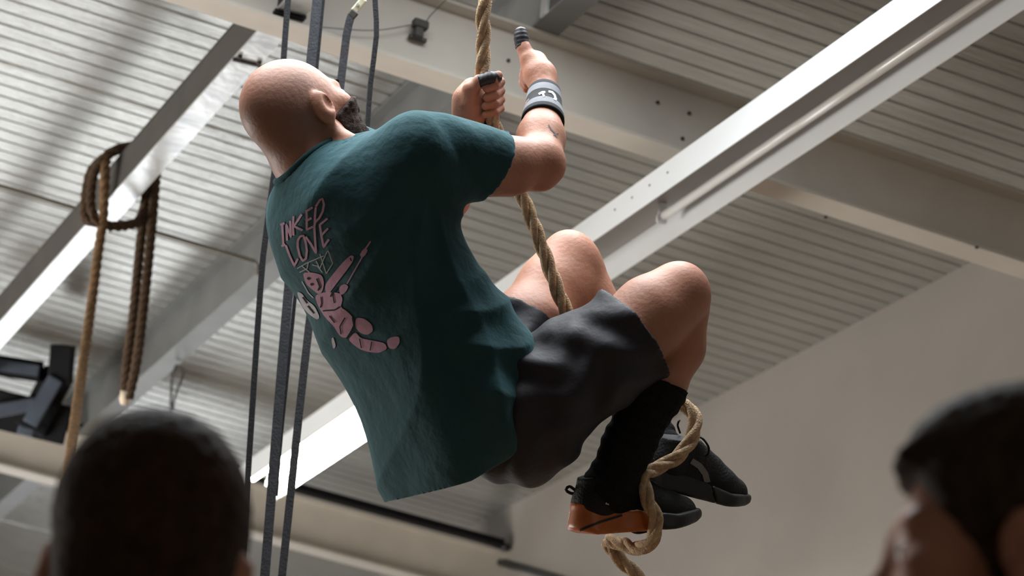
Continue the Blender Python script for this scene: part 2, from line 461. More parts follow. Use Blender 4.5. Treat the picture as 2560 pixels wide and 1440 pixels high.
rb_near, _ = rig_beam(1.96, 6.934, 'near rig beam that the climbed rope hangs from, its end showing at the rafter')
# clip joint on the far beam
for yy in (7.30,):
    bm = bmesh.new(); add_obox(bm, (0, yy-(6.946+11.92)/2, -0.004), (1, 0, 0), (0.10, 1, 0), (0, 0, 1), 0.041, 0.006, 0.004)
    add_obox(bm, (-0.030, yy-(6.946+11.92)/2-0.03, -0.006), (1, 0, 0), (0, 1, 0), (0, 0, 1), 0.006, 0.006, 0.004)
    add_obox(bm, (0.030, yy-(6.946+11.92)/2-0.02, -0.006), (1, 0, 0), (0, 1, 0), (0, 0, 1), 0.006, 0.006, 0.004)
    obj('joint_clip', bm, M_BROWN, rb_far)
bm = bmesh.new(); add_obox(bm, (0, 6.934-(1.96+6.934)/2-0.012, -0.004), (1, 0, 0), (0, 1, 0), (0, 0, 1), 0.044, 0.012, 0.005)
obj('end_shadow_strip', bm, M_BLACK, rb_near)  # black strip standing in for the shadow at the beam's end

# tie rod between rig beam and purlin, hooked at its end
bm = bmesh.new()
hh = 3.50
pa = P(0, 0, 1)
yr = 9.21
pts = [(0.6, yr, rz(0.6, hh)), (1.6, yr, rz(1.6, hh)), (2.60, yr, rz(2.60, hh)), (2.615, yr, rz(2.615, hh)-0.012), (2.618, yr, rz(2.618, hh)-0.045)]
add_tube(bm, pts, 0.008, 10)
tag(obj('tie_rod', bm, mat('rod_paint', (0.20, 0.185, 0.165), 0.5)), 'thin hooked tie rod between the brown rig beam and the grey purlin', 'rod')

# ------------------------------------------------------------------ fluorescent light line
def HZ(H): return CAMZ + H + TS*3.13
lf = empty('light_fitting', (3.132, 8.0, HZ(3.12)))
tag(lf, 'long white fluorescent trough light running diagonally under the rafters', 'light fitting')
def inlf(x, H): return (x-3.132, H-3.12)
Y0, Y1 = 3.0-8.0, 10.72-8.0
def strip(name, pts, mt):
    bm = bmesh.new(); add_prism(bm, [(inlf(x, H)[0], 0, inlf(x, H)[1]) for x, H in pts], (0, Y0, 0), (0, Y1, 0))
    return obj(name, bm, mt, lf)
strip('side_panel', [(3.040, 3.120), (3.043, 3.120), (3.043, 3.208), (3.040, 3.208)], M_WHITE)
strip('side_panel', [(3.222, 3.120), (3.225, 3.120), (3.225, 3.208), (3.222, 3.208)], M_WHITE)
tray_o = strip('trough', [(3.043, 3.205), (3.222, 3.205), (3.222, 3.209), (3.043, 3.209)], M_TROUGH)
for yy in (6.94,):
    bm = bmesh.new()
    bm.free()
    for xx in (3.20,):
        bm = bmesh.new(); add_tube(bm, [(xx-3.132, yy-8.0, 3.207-3.12), (xx-3.132, yy-8.0, 3.299-3.12+TS*(xx-3.13))], 0.003, 6)
        obj('hanger_rod', bm, M_GALV, lf)
tubes = [(4.62, 2.44, 0), (8.98, 1.64, 1)]
TX, TH = 3.166, 3.163
for y0, ln_, lit in tubes:
    bm = bmesh.new(); add_tube(bm, [(TX-3.132, y0+0.05-8.0, TH-3.12), (TX-3.132, y0+ln_-0.02-8.0, TH-3.12)], 0.013, 14)
    t = obj('lamp_tube', bm, M_TUBEON if lit else M_TUBEOFF, lf, True)
    if lit: t['label'] = 'lit fluorescent tube glowing white'
    if lit:
        bm = bmesh.new(); add_tube(bm, [(3.09-3.132, y0+0.05-8.0, TH-3.12), (3.09-3.132, y0+ln_-0.02-8.0, TH-3.12)], 0.013, 14)
        obj('lamp_tube', bm, M_TUBEON, lf, True)
    for ye in (y0+0.035, y0+ln_):
        bm = bmesh.new()
        add_obox(bm, (TX-3.132, ye-8.0, TH-3.12+0.012), (1, 0, 0), (0, 1, 0), (0, 0, 1), 0.011, 0.008, 0.030, 0.003)
        add_obox(bm, (TX-3.132, ye-8.0, TH-3.12-0.006), (1, 0, 0), (0, 1, 0), (0, 0, 1), 0.016, 0.006, 0.012, 0.004)
        obj('lamp_holder', bm, M_WHITE, lf)
# four small fixing holes in the white side
for q in range(4):
    dy = q*0.115
    bm = bmesh.new(); add_tube(bm, [(-0.0935, 6.76+dy-8.0, 0.052), (-0.0915, 6.76+dy-8.0, 0.052)], 0.0035, 8)
    obj('fixing_hole', bm, M_PLAST, lf)

# ------------------------------------------------------------------ small gear on the near rafter
c0 = empty('cable_clamp', tuple(P(1040, 92, 7.53)))
tag(c0, 'small dark cable clamp screwed to the cream rafter web', 'clamp')
def onweb(x, y, off=0.0):
    d = ray(x, y); t = (6.930-off)/d[1]; return Vector(CAM + d*t)
c0.location = onweb(1040, 100)+Vector((0, -0.003, 0))
bm = bmesh.new()
k = onweb(1040, 100)
add_obox(bm, (0, -0.008, 0.0), (1, 0, TS), (0, 1, 0), (0, 0, 1), 0.026, 0.008, 0.006, 0.003)
add_obox(bm, (-0.004, -0.022, 0.016), (1, 0, TS), (0, 1, 0), (0, 0, 1), 0.012, 0.014, 0.020, 0.004)
obj('foot', bm, M_PLAST, c0)
bm = bmesh.new(); add_obox(bm, (-0.002, -0.026, 0.034), (1, 0, TS), (0, 1, 0), (0, 0, 1), 0.022, 0.015, 0.012, 0.005)
obj('jaw', bm, M_PLAST, c0)
bm = bmesh.new()
add_tube(bm, spline([k+Vector((0.01, -0.03, 0.035)), onweb(1075, 40, 0.045), onweb(1112, 2, 0.06), onweb(1160, -55, 0.07)], 0.02), 0.0016, 6)
add_tube(bm, spline([k+Vector((-0.02, -0.03, 0.03)), onweb(930, 76, 0.03), onweb(780, 66, 0.02)], 0.02), 0.0014, 6)
tag(obj('steel_wire', bm, mat('wire_grey', (0.11, 0.10, 0.095), 0.5)), 'thin wire held by the clamp on the rafter', 'wire')

# hook with a slack cord under the purlin
hk = P(440, 915, 1); d = ray(440, 918); t = 3.5/(d[2]-TS*d[0]); hp = Vector(CAM+d*t)
h0 = empty('hanging_hook', hp); tag(h0, 'small wire hook with a slack cord hanging under the grey purlin', 'hook')
px = t/FPX
def im(dx, dy): return Vector(RT*dx*px - UP*dy*px)
bm = bmesh.new()
add_tube(bm, spline([im(0, -6), im(14, 2), im(18, 18), im(8, 45), im(-4, 80), im(-8, 110)], 0.006), 0.0045, 6)
obj('hook', bm, M_PLAST, h0, True)
bm = bmesh.new()
add_tube(bm, spline([im(0, -4), im(-8, 20), im(-12, 60), im(-14, 160)], 0.006), 0.005, 6)
obj('cord', bm, M_STRAPG, h0, True)

# black bracket frame at the left, fixed at the far rafter
rg = empty('pull_up_bracket', Vector(P(100, 1070, 11.9)))
tag(rg, 'black steel bracket frame with bluish edges at the left end of the far rafter', 'bracket')
DR = 11.6
def R3(x, y, w=0.0): return Vector(P(x, y, DR+w)) - rg.location
def bar(name, a, b, hw, hd, mt):
    a, b = Vector(a), Vector(b); ax = (b-a).normalized(); sd = ax.cross(Vector(FW)).normalized(); dp = ax.cross(sd)
    bm = bmesh.new(); add_obox(bm, (a+b)/2, ax, sd, dp, (b-a).length/2, hw, hd, 0.006)
    return obj(name, bm, mt, rg)
S = DR/FPX
M_BLUES = mat('blued_steel', (0.07, 0.085, 0.115), 0.35, 0.5, 0.2, 10)
bar('upright', R3(158, 862), R3(150, 960), 28*S, 0.05, M_BLACK)
bar('brace', R3(140, 945, -0.06), R3(75, 1060, -0.06), 20*S, 0.012, M_BLUES)
bar('back_plate', R3(150, 930, 0.05), R3(75, 1075, 0.05), 40*S, 0.02, M_BLACK)
bar('crossbar', R3(-60, 905, 0.0), R3(105, 930, 0.0), 26*S, 0.03, M_BLACK)
bar('crossbar_lip', R3(-60, 905, -0.05), R3(98, 928, -0.05), 15*S, 0.004, M_BLUES)
bar('lower_bar', R3(-60, 1035, -0.03), R3(90, 1010, -0.03), 17*S, 0.01, M_BLUES)
bar('base_plate', R3(-60, 1010, 0.08), R3(170, 1065, 0.08), 50*S, 0.012, M_BLACK)
bar('foot_clip', R3(45, 1072, -0.05), R3(85, 1084, -0.05), 11*S, 0.01, M_BLUES)

# ------------------------------------------------------------------ ring straps hanging in front of the rafter
def strap(name, pts, depth, wpx, mt, label, twist=0.0, par=None):
    bm = bmesh.new(); s = depth/FPX
    q = spline([P(x, y, depth) for x, y in pts], 0.08)
    n = len(q); wd = []
    for i in range(n):
        a = twist*i/n
        wd.append(Vector(RT*math.cos(a) + FW*math.sin(a)))
    ribbon(bm, q, wd, wpx*s, 0.0016)
    o = obj(name, bm, mt)
    return tag(o, label, 'strap', 'ring straps hanging behind the climbing man')
def topup(x, y, k, dy=-700): return (x - dy*k*1.0, y+dy)
strap('ring_strap', [(757, -400), (720, 0), (690, 400), (658, 640), (625, 1110), (600, 1500)], 6.55, 15, M_STRAP, 'leftmost thin black ring strap, ending behind the dark haired head')
strap('ring_strap', [(835, -400), (793, 0), (722, 720), (662, 1440), (650, 1580)], 6.45, 24, M_STRAPG, 'wide dark grey ring strap second from the left')
strap('ring_strap', [(848, -400), (808, 0), (738, 740), (704, 1080), (690, 1240)], 6.50, 9, M_STRAP, 'very thin black strap beside the wide grey one')
strap('ring_strap', [(878, 40), (866, 90), (848, 240), (772, 820), (705, 1440), (692, 1560)], 6.35, 20, M_STRAPG, 'grey ring strap hanging from the pale cam buckle')
strap('ring_strap', [(931, -380), (935, -120), (938, 10), (941, 90), (926, 210), (918, 320), (905, 470), (880, 760)], 6.30, 13, M_STRAP, 'loose black strap tail right of the cam buckle', 0.9)
bk = empty('cam_buckle', P(895, 22, 6.33)); tag(bk, 'pale metal cam buckle at the top of the grey strap', 'buckle')
S = 6.33/FPX
def B3(dx, dy, w=0.0): return Vector(RT*dx*S - UP*dy*S + FW*w)
bm = bmesh.new(); add_obox(bm, B3(2, -8), B3(0.75, -0.9), B3(0.9, 0.75), FW, 22*S, 9*S, 0.006, 0.003); obj('buckle_plate', bm, mat('pale_brass', (0.75, 0.72, 0.52), 0.3, 0.4), bk)
bm = bmesh.new(); add_obox(bm, B3(-12, 14, -0.008), B3(0.75, -0.9), B3(0.9, 0.75), FW, 10*S, 11*S, 0.006, 0.003); obj('lever', bm, M_PLAST, bk)
bm = bmesh.new(); add_tube(bm, [B3(0, -10, -0.011), B3(0, -10, -0.004)], 4*S, 10); obj('pin', bm, M_GALV, bk)
bm = bmesh.new(); ribbon(bm, spline([B3(10, -20, 0.003), B3(35, -120, 0), B3(62, -400, 0)], 0.05), Vector(RT), 20*S, 0.0016); obj('strap_upper', bm, M_STRAPG, bk)

# ------------------------------------------------------------------ coiled rope on the far rig beam
def onX(x, y, X):
    d = ray(x, y); return np.array(CAM + d*(X/d[0]))
def Q(x, y, dx): return onX(x, y, XB+dx)
hr = empty('hanging_rope', tuple(onX(300, 480, XB)))
tag(hr, 'old brown twisted rope slung round the galvanised beam and hanging down', 'rope')
o0 = np.array(hr.location)
yw = onX(300, 480, XB)[1]
zb = rz(XB, 3.345)
def loop_around(y, n0, lean, rx, r):
    pts = []
    for a in np.linspace(0, 2*math.pi, 17):
        pts.append((XB + rx*math.cos(a), y + lean*math.cos(a), zb + 0.062 + (0.066+r)*math.sin(a)))
    return pts
D0 = float(np.linalg.norm(onX(300, 480, XB)-CAM)/np.linalg.norm(ray(300, 480)))
RR = 0.0165
def W(x, y, w=0.0): return P(x, y, D0+w) - o0
bm = bmesh.new()
# falls: front fall to the floor side, back pair doubled up with a bight
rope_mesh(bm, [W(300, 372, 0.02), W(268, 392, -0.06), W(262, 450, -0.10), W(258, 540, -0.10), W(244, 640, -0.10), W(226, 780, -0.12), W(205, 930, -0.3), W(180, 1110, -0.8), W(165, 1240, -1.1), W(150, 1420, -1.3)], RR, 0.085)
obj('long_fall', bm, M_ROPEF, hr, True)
bm = bmesh.new()
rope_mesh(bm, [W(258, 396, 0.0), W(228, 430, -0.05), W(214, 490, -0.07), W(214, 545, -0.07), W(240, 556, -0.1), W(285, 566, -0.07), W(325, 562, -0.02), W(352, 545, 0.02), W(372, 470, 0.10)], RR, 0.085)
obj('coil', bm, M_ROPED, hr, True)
bm = bmesh.new()
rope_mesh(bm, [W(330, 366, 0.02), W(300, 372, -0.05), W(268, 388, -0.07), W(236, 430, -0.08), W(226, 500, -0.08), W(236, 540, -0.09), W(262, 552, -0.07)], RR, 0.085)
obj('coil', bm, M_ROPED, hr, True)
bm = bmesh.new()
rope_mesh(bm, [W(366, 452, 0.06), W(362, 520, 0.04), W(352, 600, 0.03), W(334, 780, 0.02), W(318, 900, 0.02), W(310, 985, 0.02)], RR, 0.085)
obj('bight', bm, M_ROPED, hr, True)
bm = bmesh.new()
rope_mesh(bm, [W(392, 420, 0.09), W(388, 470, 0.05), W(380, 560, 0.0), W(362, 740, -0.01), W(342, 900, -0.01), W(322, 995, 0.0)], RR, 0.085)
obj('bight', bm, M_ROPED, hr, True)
bm = bmesh.new(); add_tube(bm, [W(316, 978, 0.005), W(312, 1000, 0.005), W(310, 1012, 0.005)], [RR*1.15, RR*1.1, RR*0.7], 12)
obj('whipped_end', bm, M_WHIP, hr, True)

# black conduit carrying on from the tray along the right wall
def onwall(x, y, off=0.02):
    d = ray(x, y); return np.array(CAM + d*((XW-off)/d[0]))
bm = bmesh.new()
add_tube(bm, spline([(XW-0.03, 11.83, rz(XW, HT)+0.01), onwall(1215, 1392), onwall(1338, 1431), onwall(1480, 1474), onwall(1700, 1540), onwall(1780, 1620), onwall(1800, 1900)], 0.1), 0.016, 8)
tag(obj('wall_conduit', bm, M_CAB, None, True), 'black conduit slanting down the right wall from the cable tray', 'conduit')

# ================================================================== the climbing man
D = 5.40
PX = D/FPX                                             # metres per pixel at his distance
def Mn(x, y, w=0.0): return P(x, y, D+w).astype(np.float32)
def iv(r, u, a): return RT*r + UP*u + FW*a             # image-aligned direction
def nrm(v): v = np.asarray(v, float); return v/np.linalg.norm(v)

# joints
SHR, ELR, WRR = Mn(1055, 392, -0.13), Mn(1345, 408, 0.02), Mn(1362, 232, 0.20)
SHL, ELL_, WRL = Mn(880, 405, 0.18), Mn(1118, 492, 0.33), Mn(1172, 312, 0.165)
HIPR, KNR, ANR = Mn(1335, 1045, -0.08), Mn(1690, 745, 0.03), Mn(1522, 1222, 0.01)
HIPL, KNL, ANL = Mn(1205, 1030, 0.10), Mn(1430, 668, 0.33), Mn(1640, 1120, 0.20)
# head axes
HC = Mn(752, 292, 0.03)
hy = nrm(iv(0.62, 0.40, 0.68)); hz = iv(-0.60, 0.76, -0.10); hz = nrm(hz - hy*(hz@hy)); hx = np.cross(hy, hz)
HA = np.stack([hx, hy, hz]).astype(np.float32)
HS = 0.985
def to_head(p): return ((p-HC)@HA.T)/HS
ROPE_W = 0.155

def hand_left(p):
    """fist closed round the rope"""
    d = chain(p, [(WRL, 0.027), (Mn(1172, 285, 0.150), 0.029), (Mn(1174, 250, 0.148), 0.030), (Mn(1182, 222, 0.155), 0.022)], 0.015)
    d = smin(d, rc(p, Mn(1196, 285, 0.172), Mn(1198, 222, 0.175), 0.013, 0.013), 0.012)
    ys = (206, 228, 250, 272)
    for i, y in enumerate(ys):
        r = (0.0084, 0.0086, 0.0084, 0.0074)[i]
        f = chain(p, [(Mn(1192, y+2, 0.178), r*1.15), (Mn(1218, y-6, 0.187), r*1.1), (Mn(1246, y-8, 0.172), r*1.06), (Mn(1251, y-1, 0.146), r*1.04), (Mn(1238, y+8, 0.126), r), (Mn(1216-(4 if i > 1 else 0), y+15, 0.119), r*0.9)], 0.003)
        d = smin(d, f, 0.0018)
    t = chain(p, [(Mn(1172, 258, 0.128), 0.018), (Mn(1176, 224, 0.122), 0.0145), (Mn(1198, 203, 0.122), 0.0115), (Mn(1238, 195, 0.126), 0.0100), (Mn(1246, 188, 0.127), 0.0085)], 0.006)
    return smin(d, t, 0.003)
THL = [Mn(1197, 204, 0.119), Mn(1224, 196, 0.124), Mn(1240, 194, 0.127)]
THR = [Mn(1306, 118, 0.262), Mn(1303, 96, 0.268), Mn(1302, 82, 0.270)]
def hand_right(p):
    """open hand seen on its thumb edge, reaching up for the rope"""
    d = chain(p, [(WRR, 0.026), (Mn(1352, 190, 0.235), 0.027), (Mn(1338, 158, 0.275), 0.025)], 0.02)
    d = smin(d, chain(p, [(Mn(1340, 185, 0.235), 0.020), (Mn(1322, 150, 0.250), 0.0155), (Mn(1310, 122, 0.260), 0.0120), (Mn(1303, 98, 0.267), 0.0105), (Mn(1302, 80, 0.270), 0.0088)], 0.01), 0.014)
    for i in range(4):
        w0 = 0.262 + 0.016*i; dx = 3.5*i
        k = [(Mn(1338-dx*0.6, 160+9*i, w0), 0.0115), (Mn(1324-dx, 150+12*i, w0+0.040), 0.0098), (Mn(1316-dx*0.6, 168+13*i, w0+0.058), 0.0090), (Mn(1318-dx*0.3, 190+11*i, w0+0.055), 0.0078)]
        d = smin(d, chain(p, k, 0.006), 0.006)
    return d

TAXIS0, TAXIS1 = Mn(1230, 1180, 0.0), Mn(760, 400, 0.0)
_t = np.array([-470.0, -780.0]); _t /= np.linalg.norm(_t)
T_AX = nrm(iv(_t[0], -_t[1], 0.0)).astype(np.float32)                 # up the spine
T_E1 = nrm(iv(-_t[1], -(_t[0]), 0.0)).astype(np.float32)              # image right-up
# check: T_E1 must point to the right and up
T_E1 = nrm(iv(0.856, 0.516, 0.0)).astype(np.float32); T_AX = nrm(iv(-0.516, 0.856, 0.0)).astype(np.float32)
T_W = FW.astype(np.float32)
LATX = np.array([0.57, -0.82])                                        # his right: towards image right and the lens
def torso_loft(p, tab, ratio=1.42, n=2.25):
    """tab rows: s (px up the spine), left edge, right edge (px), depth centre (m)"""
    q = p - TAXIS0
    s = (q@T_AX)/PX; o = (q@T_E1)/PX; wv = q@T_W
    tab = np.array(tab, float)
    L = np.interp(s, tab[:, 0], tab[:, 1]); R = np.interp(s, tab[:, 0], tab[:, 2]); C = np.interp(s, tab[:, 0], tab[:, 3])
    hw = np.maximum((R-L)/2, 2.0)*PX; oc = (o-(R+L)/2)*PX; wc = wv - C
    rg = hw/math.sqrt((ratio*0.57)**2+0.82**2); rl = rg*ratio
    ql = oc*0.57 - wc*0.82; qg = oc*0.82 + wc*0.57
    k = (np.abs(ql/rl)**n + np.abs(qg/rg)**n)**(1/n)
    d = (k-1)*np.minimum(rg, rl)*0.92
    return np.maximum(d, np.maximum(tab[0, 0]-s, s-tab[-1, 0])*PX), s, o, wv
def smooth_tab(tab, n=60):
    tab = np.array(tab, float); s = np.linspace(tab[0, 0], tab[-1, 0], n); out = [s]
    for c in range(1, tab.shape[1]):
        v = np.interp(s, tab[:, 0], tab[:, c])
        for _ in range(3):
            v[1:-1] = 0.25*v[:-2]+0.5*v[1:-1]+0.25*v[2:]
        out.append(v)
    return np.stack(out, 1)
SHIRT_TAB = smooth_tab([(-60, -285, -20, 0.0), (20, -268, 130, 0.0), (70, -262, 188, 0.0), (147, -246, 246, 0.0), (298, -214, 258, 0.0), (389, -202, 250, 0.0),
             (446, -198, 238, 0.0), (540, -196, 238, 0.0), (630, -193, 262, 0.0), (720, -190, 285, 0.0), (797, -180, 268, 0.0), (850, -150, 232, 0.01), (885, -112, 176, 0.015), (912, -72, 120, 0.02), (930, -40, 70, 0.02)])
BODY_TAB = SHIRT_TAB.copy(); BODY_TAB[:, 1] += 24; BODY_TAB[:, 2] -= 24; BODY_TAB = BODY_TAB[BODY_TAB[:, 0] > 150]
low = np.clip((320-BODY_TAB[:, 0])/320, 0, 1); BODY_TAB[:, 1] += 120*low

def body_sdf(p):
    d = np.full(len(p), 9.0, np.float32)
    # head and neck
    d = head_sdf(to_head(p))*HS
    neck = chain(p, [(Mn(745, 330, 0.04), 0.066), (Mn(775, 385, 0.03), 0.070), (Mn(815, 445, 0.02), 0.085)], 0.03)
    d = smin(d, neck, 0.028)
    for a, b in ((Mn(835, 330, -0.02), Mn(872, 352, -0.05)),):     # skin roll at the neck
        d = smin(d, rc(p, a, b, 0.016, 0.016), 0.02)
    # trunk (under the shirt)
    tr, s, o, wv = torso_loft(p, BODY_TAB)
    d = smin(d, tr, 0.02)
    # right arm
    d2 = chain(p, [(SHR, 0.062), (Mn(1200, 402, -0.06), 0.053), (ELR, 0.046)], 0.02)
    d2 = smin(d2, rc(p, Mn(1205, 425, -0.055), Mn(1270, 430, -0.02), 0.044, 0.044), 0.03)
    d2 = smin(d2, rc(p, Mn(1352, 436, 0.015), Mn(1366, 420, 0.02), 0.030, 0.030), 0.02)
    d2 = smin(d2, chain(p, [(Mn(1350, 400, 0.03), 0.043), (Mn(1352, 345, 0.09), 0.043), (Mn(1358, 280, 0.155), 0.033), (WRR, 0.0265)], 0.02), 0.018)
    d = smin(d, d2, 0.02)
    # left arm
    d3 = chain(p, [(SHL, 0.060), (Mn(1000, 440, 0.27), 0.052), (ELL_, 0.044)], 0.02)
    d3 = smin(d3, chain(p, [(ELL_, 0.042), (Mn(1140, 420, 0.25), 0.040), (WRL, 0.027)], 0.02), 0.02)
    d = smin(d, d3, 0.02)
    # pelvis
    d = smin(d, ell(p, Mn(1275, 1050, 0.01), (0.095, 0.12, 0.135), np.stack([T_E1, T_AX, T_W])), 0.03)
    # right leg
    thr = chain(p, [(HIPR, 0.080), (Mn(1520, 890, -0.03), 0.078), (Mn(1630, 788, 0.005), 0.070), (KNR, 0.062)], 0.03)
    thr = smin(thr, ell(p, Mn(1702, 728, 0.02), (0.046, 0.046, 0.050)), 0.03)
    clr = chain(p, [(Mn(1714, 765, 0.040), 0.046), (Mn(1696, 870, 0.045), 0.047), (Mn(1648, 970, 0.035), 0.046), (Mn(1572, 1110, 0.02), 0.036), (ANR, 0.036)], 0.02)
    leg = smin(thr, clr, 0.003)
    d = smin(d, leg, 0.02)
    # left leg
    thl = chain(p, [(HIPL, 0.080), (Mn(1310, 840, 0.21), 0.082), (Mn(1390, 720, 0.30), 0.070), (KNL, 0.061)], 0.03)
    thl = smin(thl, ell(p, Mn(1418, 640, 0.32), (0.045, 0.045, 0.050)), 0.03)
    cll = chain(p, [(Mn(1455, 695, 0.335), 0.050), (Mn(1510, 830, 0.32), 0.056), (Mn(1580, 980, 0.26), 0.045), (ANL, 0.036)], 0.02)
    d = smin(d, smin(thl, cll, 0.012), 0.02)
    # feet inside the shoes
    d = smin(d, rc(p, ANR, Mn(1620, 1290, 0.07), 0.030, 0.024), 0.02)
    d = smin(d, rc(p, ANL, Mn(1740, 1210, 0.24), 0.030, 0.022), 0.02)
    return d
def stubble(v):
    q = to_head(v); r = np.linalg.norm(q - np.array([0, -0.014, 0.02], np.float32), axis=1)
    scalp = np.clip((0.035-q[:, 1])/0.05, 0, 1)*np.clip((q[:, 2]+0.085)/0.04, 0, 1)*(r < 0.13)
    ear = (np.abs(q[:, 0]) > 0.078) & (np.abs(q[:, 1]+0.012) < 0.035) & (np.abs(q[:, 2]+0.012) < 0.045)
    top = np.clip((0.10-q[:, 2])/0.05, 0.35, 1)
    return np.where(ear, 0, scalp*top*0.62)
lo, hi = bounds([Mn(560, 60, -0.35), Mn(1900, 60, 0.5), Mn(560, 1400, -0.35), Mn(1900, 1400, 0.5), Mn(560, 60, 0.5), Mn(1900, 1400, -0.35), Mn(560, 1400, 0.5), Mn(1900, 60, -0.35)], 0.02)
BV, BF = snet(body_sdf, lo, hi, 0.0045)
for hs_, a_, b_ in ((hand_left, Mn(1205, 250, 0.15)-0.11, Mn(1205, 250, 0.15)+0.11), (hand_right, Mn(1335, 165, 0.26)-0.14, Mn(1335, 165, 0.26)+0.14)):
    v_, f_ = snet(hs_, a_, b_, 0.0022); BF = np.concatenate([BF, f_+len(BV)]); BV = np.concatenate([BV, v_])
man = link('person', raw_mesh('person', BV, BF, {'stubble': stubble(BV.astype(np.float32))}), M_SKIN)
tag(man, 'bald bearded man in a teal T-shirt and charcoal shorts climbing a thick rope', 'person')
for s_ in (-1, 1):
    bm = bmesh.new(); bmesh.ops.create_uvsphere(bm, u_segments=16, v_segments=10, radius=0.0125*HS)
    for v_ in bm.verts: v_.co = Vector(HC + (HA.T@np.array([s_*0.033, 0.083, -0.002]))*HS) + v_.co
    obj('eye', bm, M_EYE, man, True)
    bm = bmesh.new()
    pts = [HC + HS*(HA.T@np.array([s_*a, b, c])) for a, b, c in ((0.014, 0.100, 0.020), (0.030, 0.096, 0.026), (0.048, 0.084, 0.022))]
    add_tube(bm, spline(pts, 0.004), 0.004, 8); obj('eyebrow', bm, M_BEARD, man, True)
# beard
def hash3(p, f):
    return (np.sin(p[:, 0]*f+1.3*np.sin(p[:, 1]*f*0.7))*np.sin(p[:, 1]*f*1.1+1.7*np.sin(p[:, 2]*f*0.6))*np.sin(p[:, 2]*f*0.9+1.1*np.sin(p[:, 0]*f*0.8)))
def beard_sdf(p):
    q = to_head(p)
    d = head_sdf(q)*HS - 0.008 - 0.003*hash3(p, 260)
    # kept to jaw and cheek: below a line from ear to mouth, in front of the ear
    low_ = (q[:, 2] + 0.033 + 0.25*(0.02-q[:, 1]).clip(-0.1, 0.0))*HS
    back = (0.008 - q[:, 1])*HS
    mouth = -ell(q, (0, 0.105, -0.060), (0.026, 0.03, 0.014))*HS
    d = smax(d, low_, 0.01); d = smax(d, back, 0.01); d = smax(d, mouth, 0.004)
    d = smin(d, smax(ell(q, (0, 0.066, -0.105), (0.046, 0.046, 0.042))*HS - 0.003*hash3(p, 200), back, 0.01), 0.012)
    return d
sobj('beard', beard_sdf, HC-0.17, HC+0.17, 0.004, M_BEARD, man)

# ---- T-shirt: a hollow shell with open hems
def folds(p, s, o, wv):
    f = np.zeros(len(p), np.float32)
    wob = 0.6*np.sin(s*0.012+1.0)+0.5*np.sin(o*0.014+wv*9)
    # long drapes from the right armpit down the back
    ang = np.arctan2(s-700.0, o-250.0)
    rad = np.hypot(s-700.0, o-250.0)
    f += 0.010*(0.6-np.abs(np.sin(ang*7+wob*0.6)))*np.clip(rad/220, 0, 1)*np.clip((760-s)/200, 0, 1)
    # hanging folds towards the hem
    f += 0.006*np.sin(o*0.040+wob*1.4+wv*14)*np.clip((420-s)/320, 0, 1)
    # bunching at the waist on his right
    f += 0.011*(0.55-np.abs(np.sin(s*0.030+o*0.010+wob*1.3)))*np.exp(-((o-200)/90.0)**2)*np.clip((480-s)/160, 0, 1)
    # across the shoulder
    f += 0.008*(0.6-np.abs(np.sin(s*0.024-o*0.012+wob*0.7)))*np.clip((s-640)/150, 0, 1)
    return f
SLR_A, SLR_B = Mn(1048, 388, -0.13), Mn(1290, 418, -0.035)
SLL_A, SLL_B = Mn(885, 412, 0.18), Mn(1075, 470, 0.30)
hem_o = [-400, -262, -150, -45, 60, 113, 205, 260, 400]; hem_s = [78, 70, 44, 18, 16, 30, 72, 112, 280]
def shirt_sdf(p):
    tr, s, o, wv = torso_loft(p, SHIRT_TAB)
    f = folds(p, s, o, wv)
    hem = (np.interp(o, hem_o, hem_s) - s)*PX
    dirR = nrm(SLR_B-SLR_A).astype(np.float32); tR = (p-SLR_A)@dirR
    ph_ = tR*62+((p-SLR_A)@T_AX)*42+2*np.sin(wv*12)+0.8*np.sin(tR*30); sf = 0.0085*(np.abs(np.sin(ph_*0.5))-0.6)*np.clip((tR+0.02)/0.06, 0, 1)
    slR = rc(p, SLR_A, SLR_B, 0.082, 0.064) - sf
    cutR = tR - 0.30*((p-SLR_A)@UP.astype(np.float32)) - 0.159
    dirL = nrm(SLL_B-SLL_A).astype(np.float32); tL = (p-SLL_A)@dirL
    slL = rc(p, SLL_A, SLL_B, 0.078, 0.064); cutL = tL - 0.17
    out = smin(smin(np.maximum(tr-f, hem), np.maximum(slR, cutR), 0.055), np.maximum(slL, cutL), 0.03)
    inn = smin(smin(tr-f, slR, 0.055), slL, 0.03) + 0.012
    d = np.maximum(out, -inn)
    # neck opening
    nk = rc(p, Mn(800, 425, 0.02), Mn(705, 285, 0.04), 0.079, 0.092)
    return np.maximum(d, -nk)
shirt, SV, SF = sobj('t_shirt', shirt_sdf, lo, hi, 0.0045, M_SHIRT, man)
shirt['label'] = 'teal cotton T-shirt with a pink print on the back'
BVH_S = BVHTree.FromPolygons([tuple(v) for v in SV], [tuple(int(i) for i in f) for f in SF])
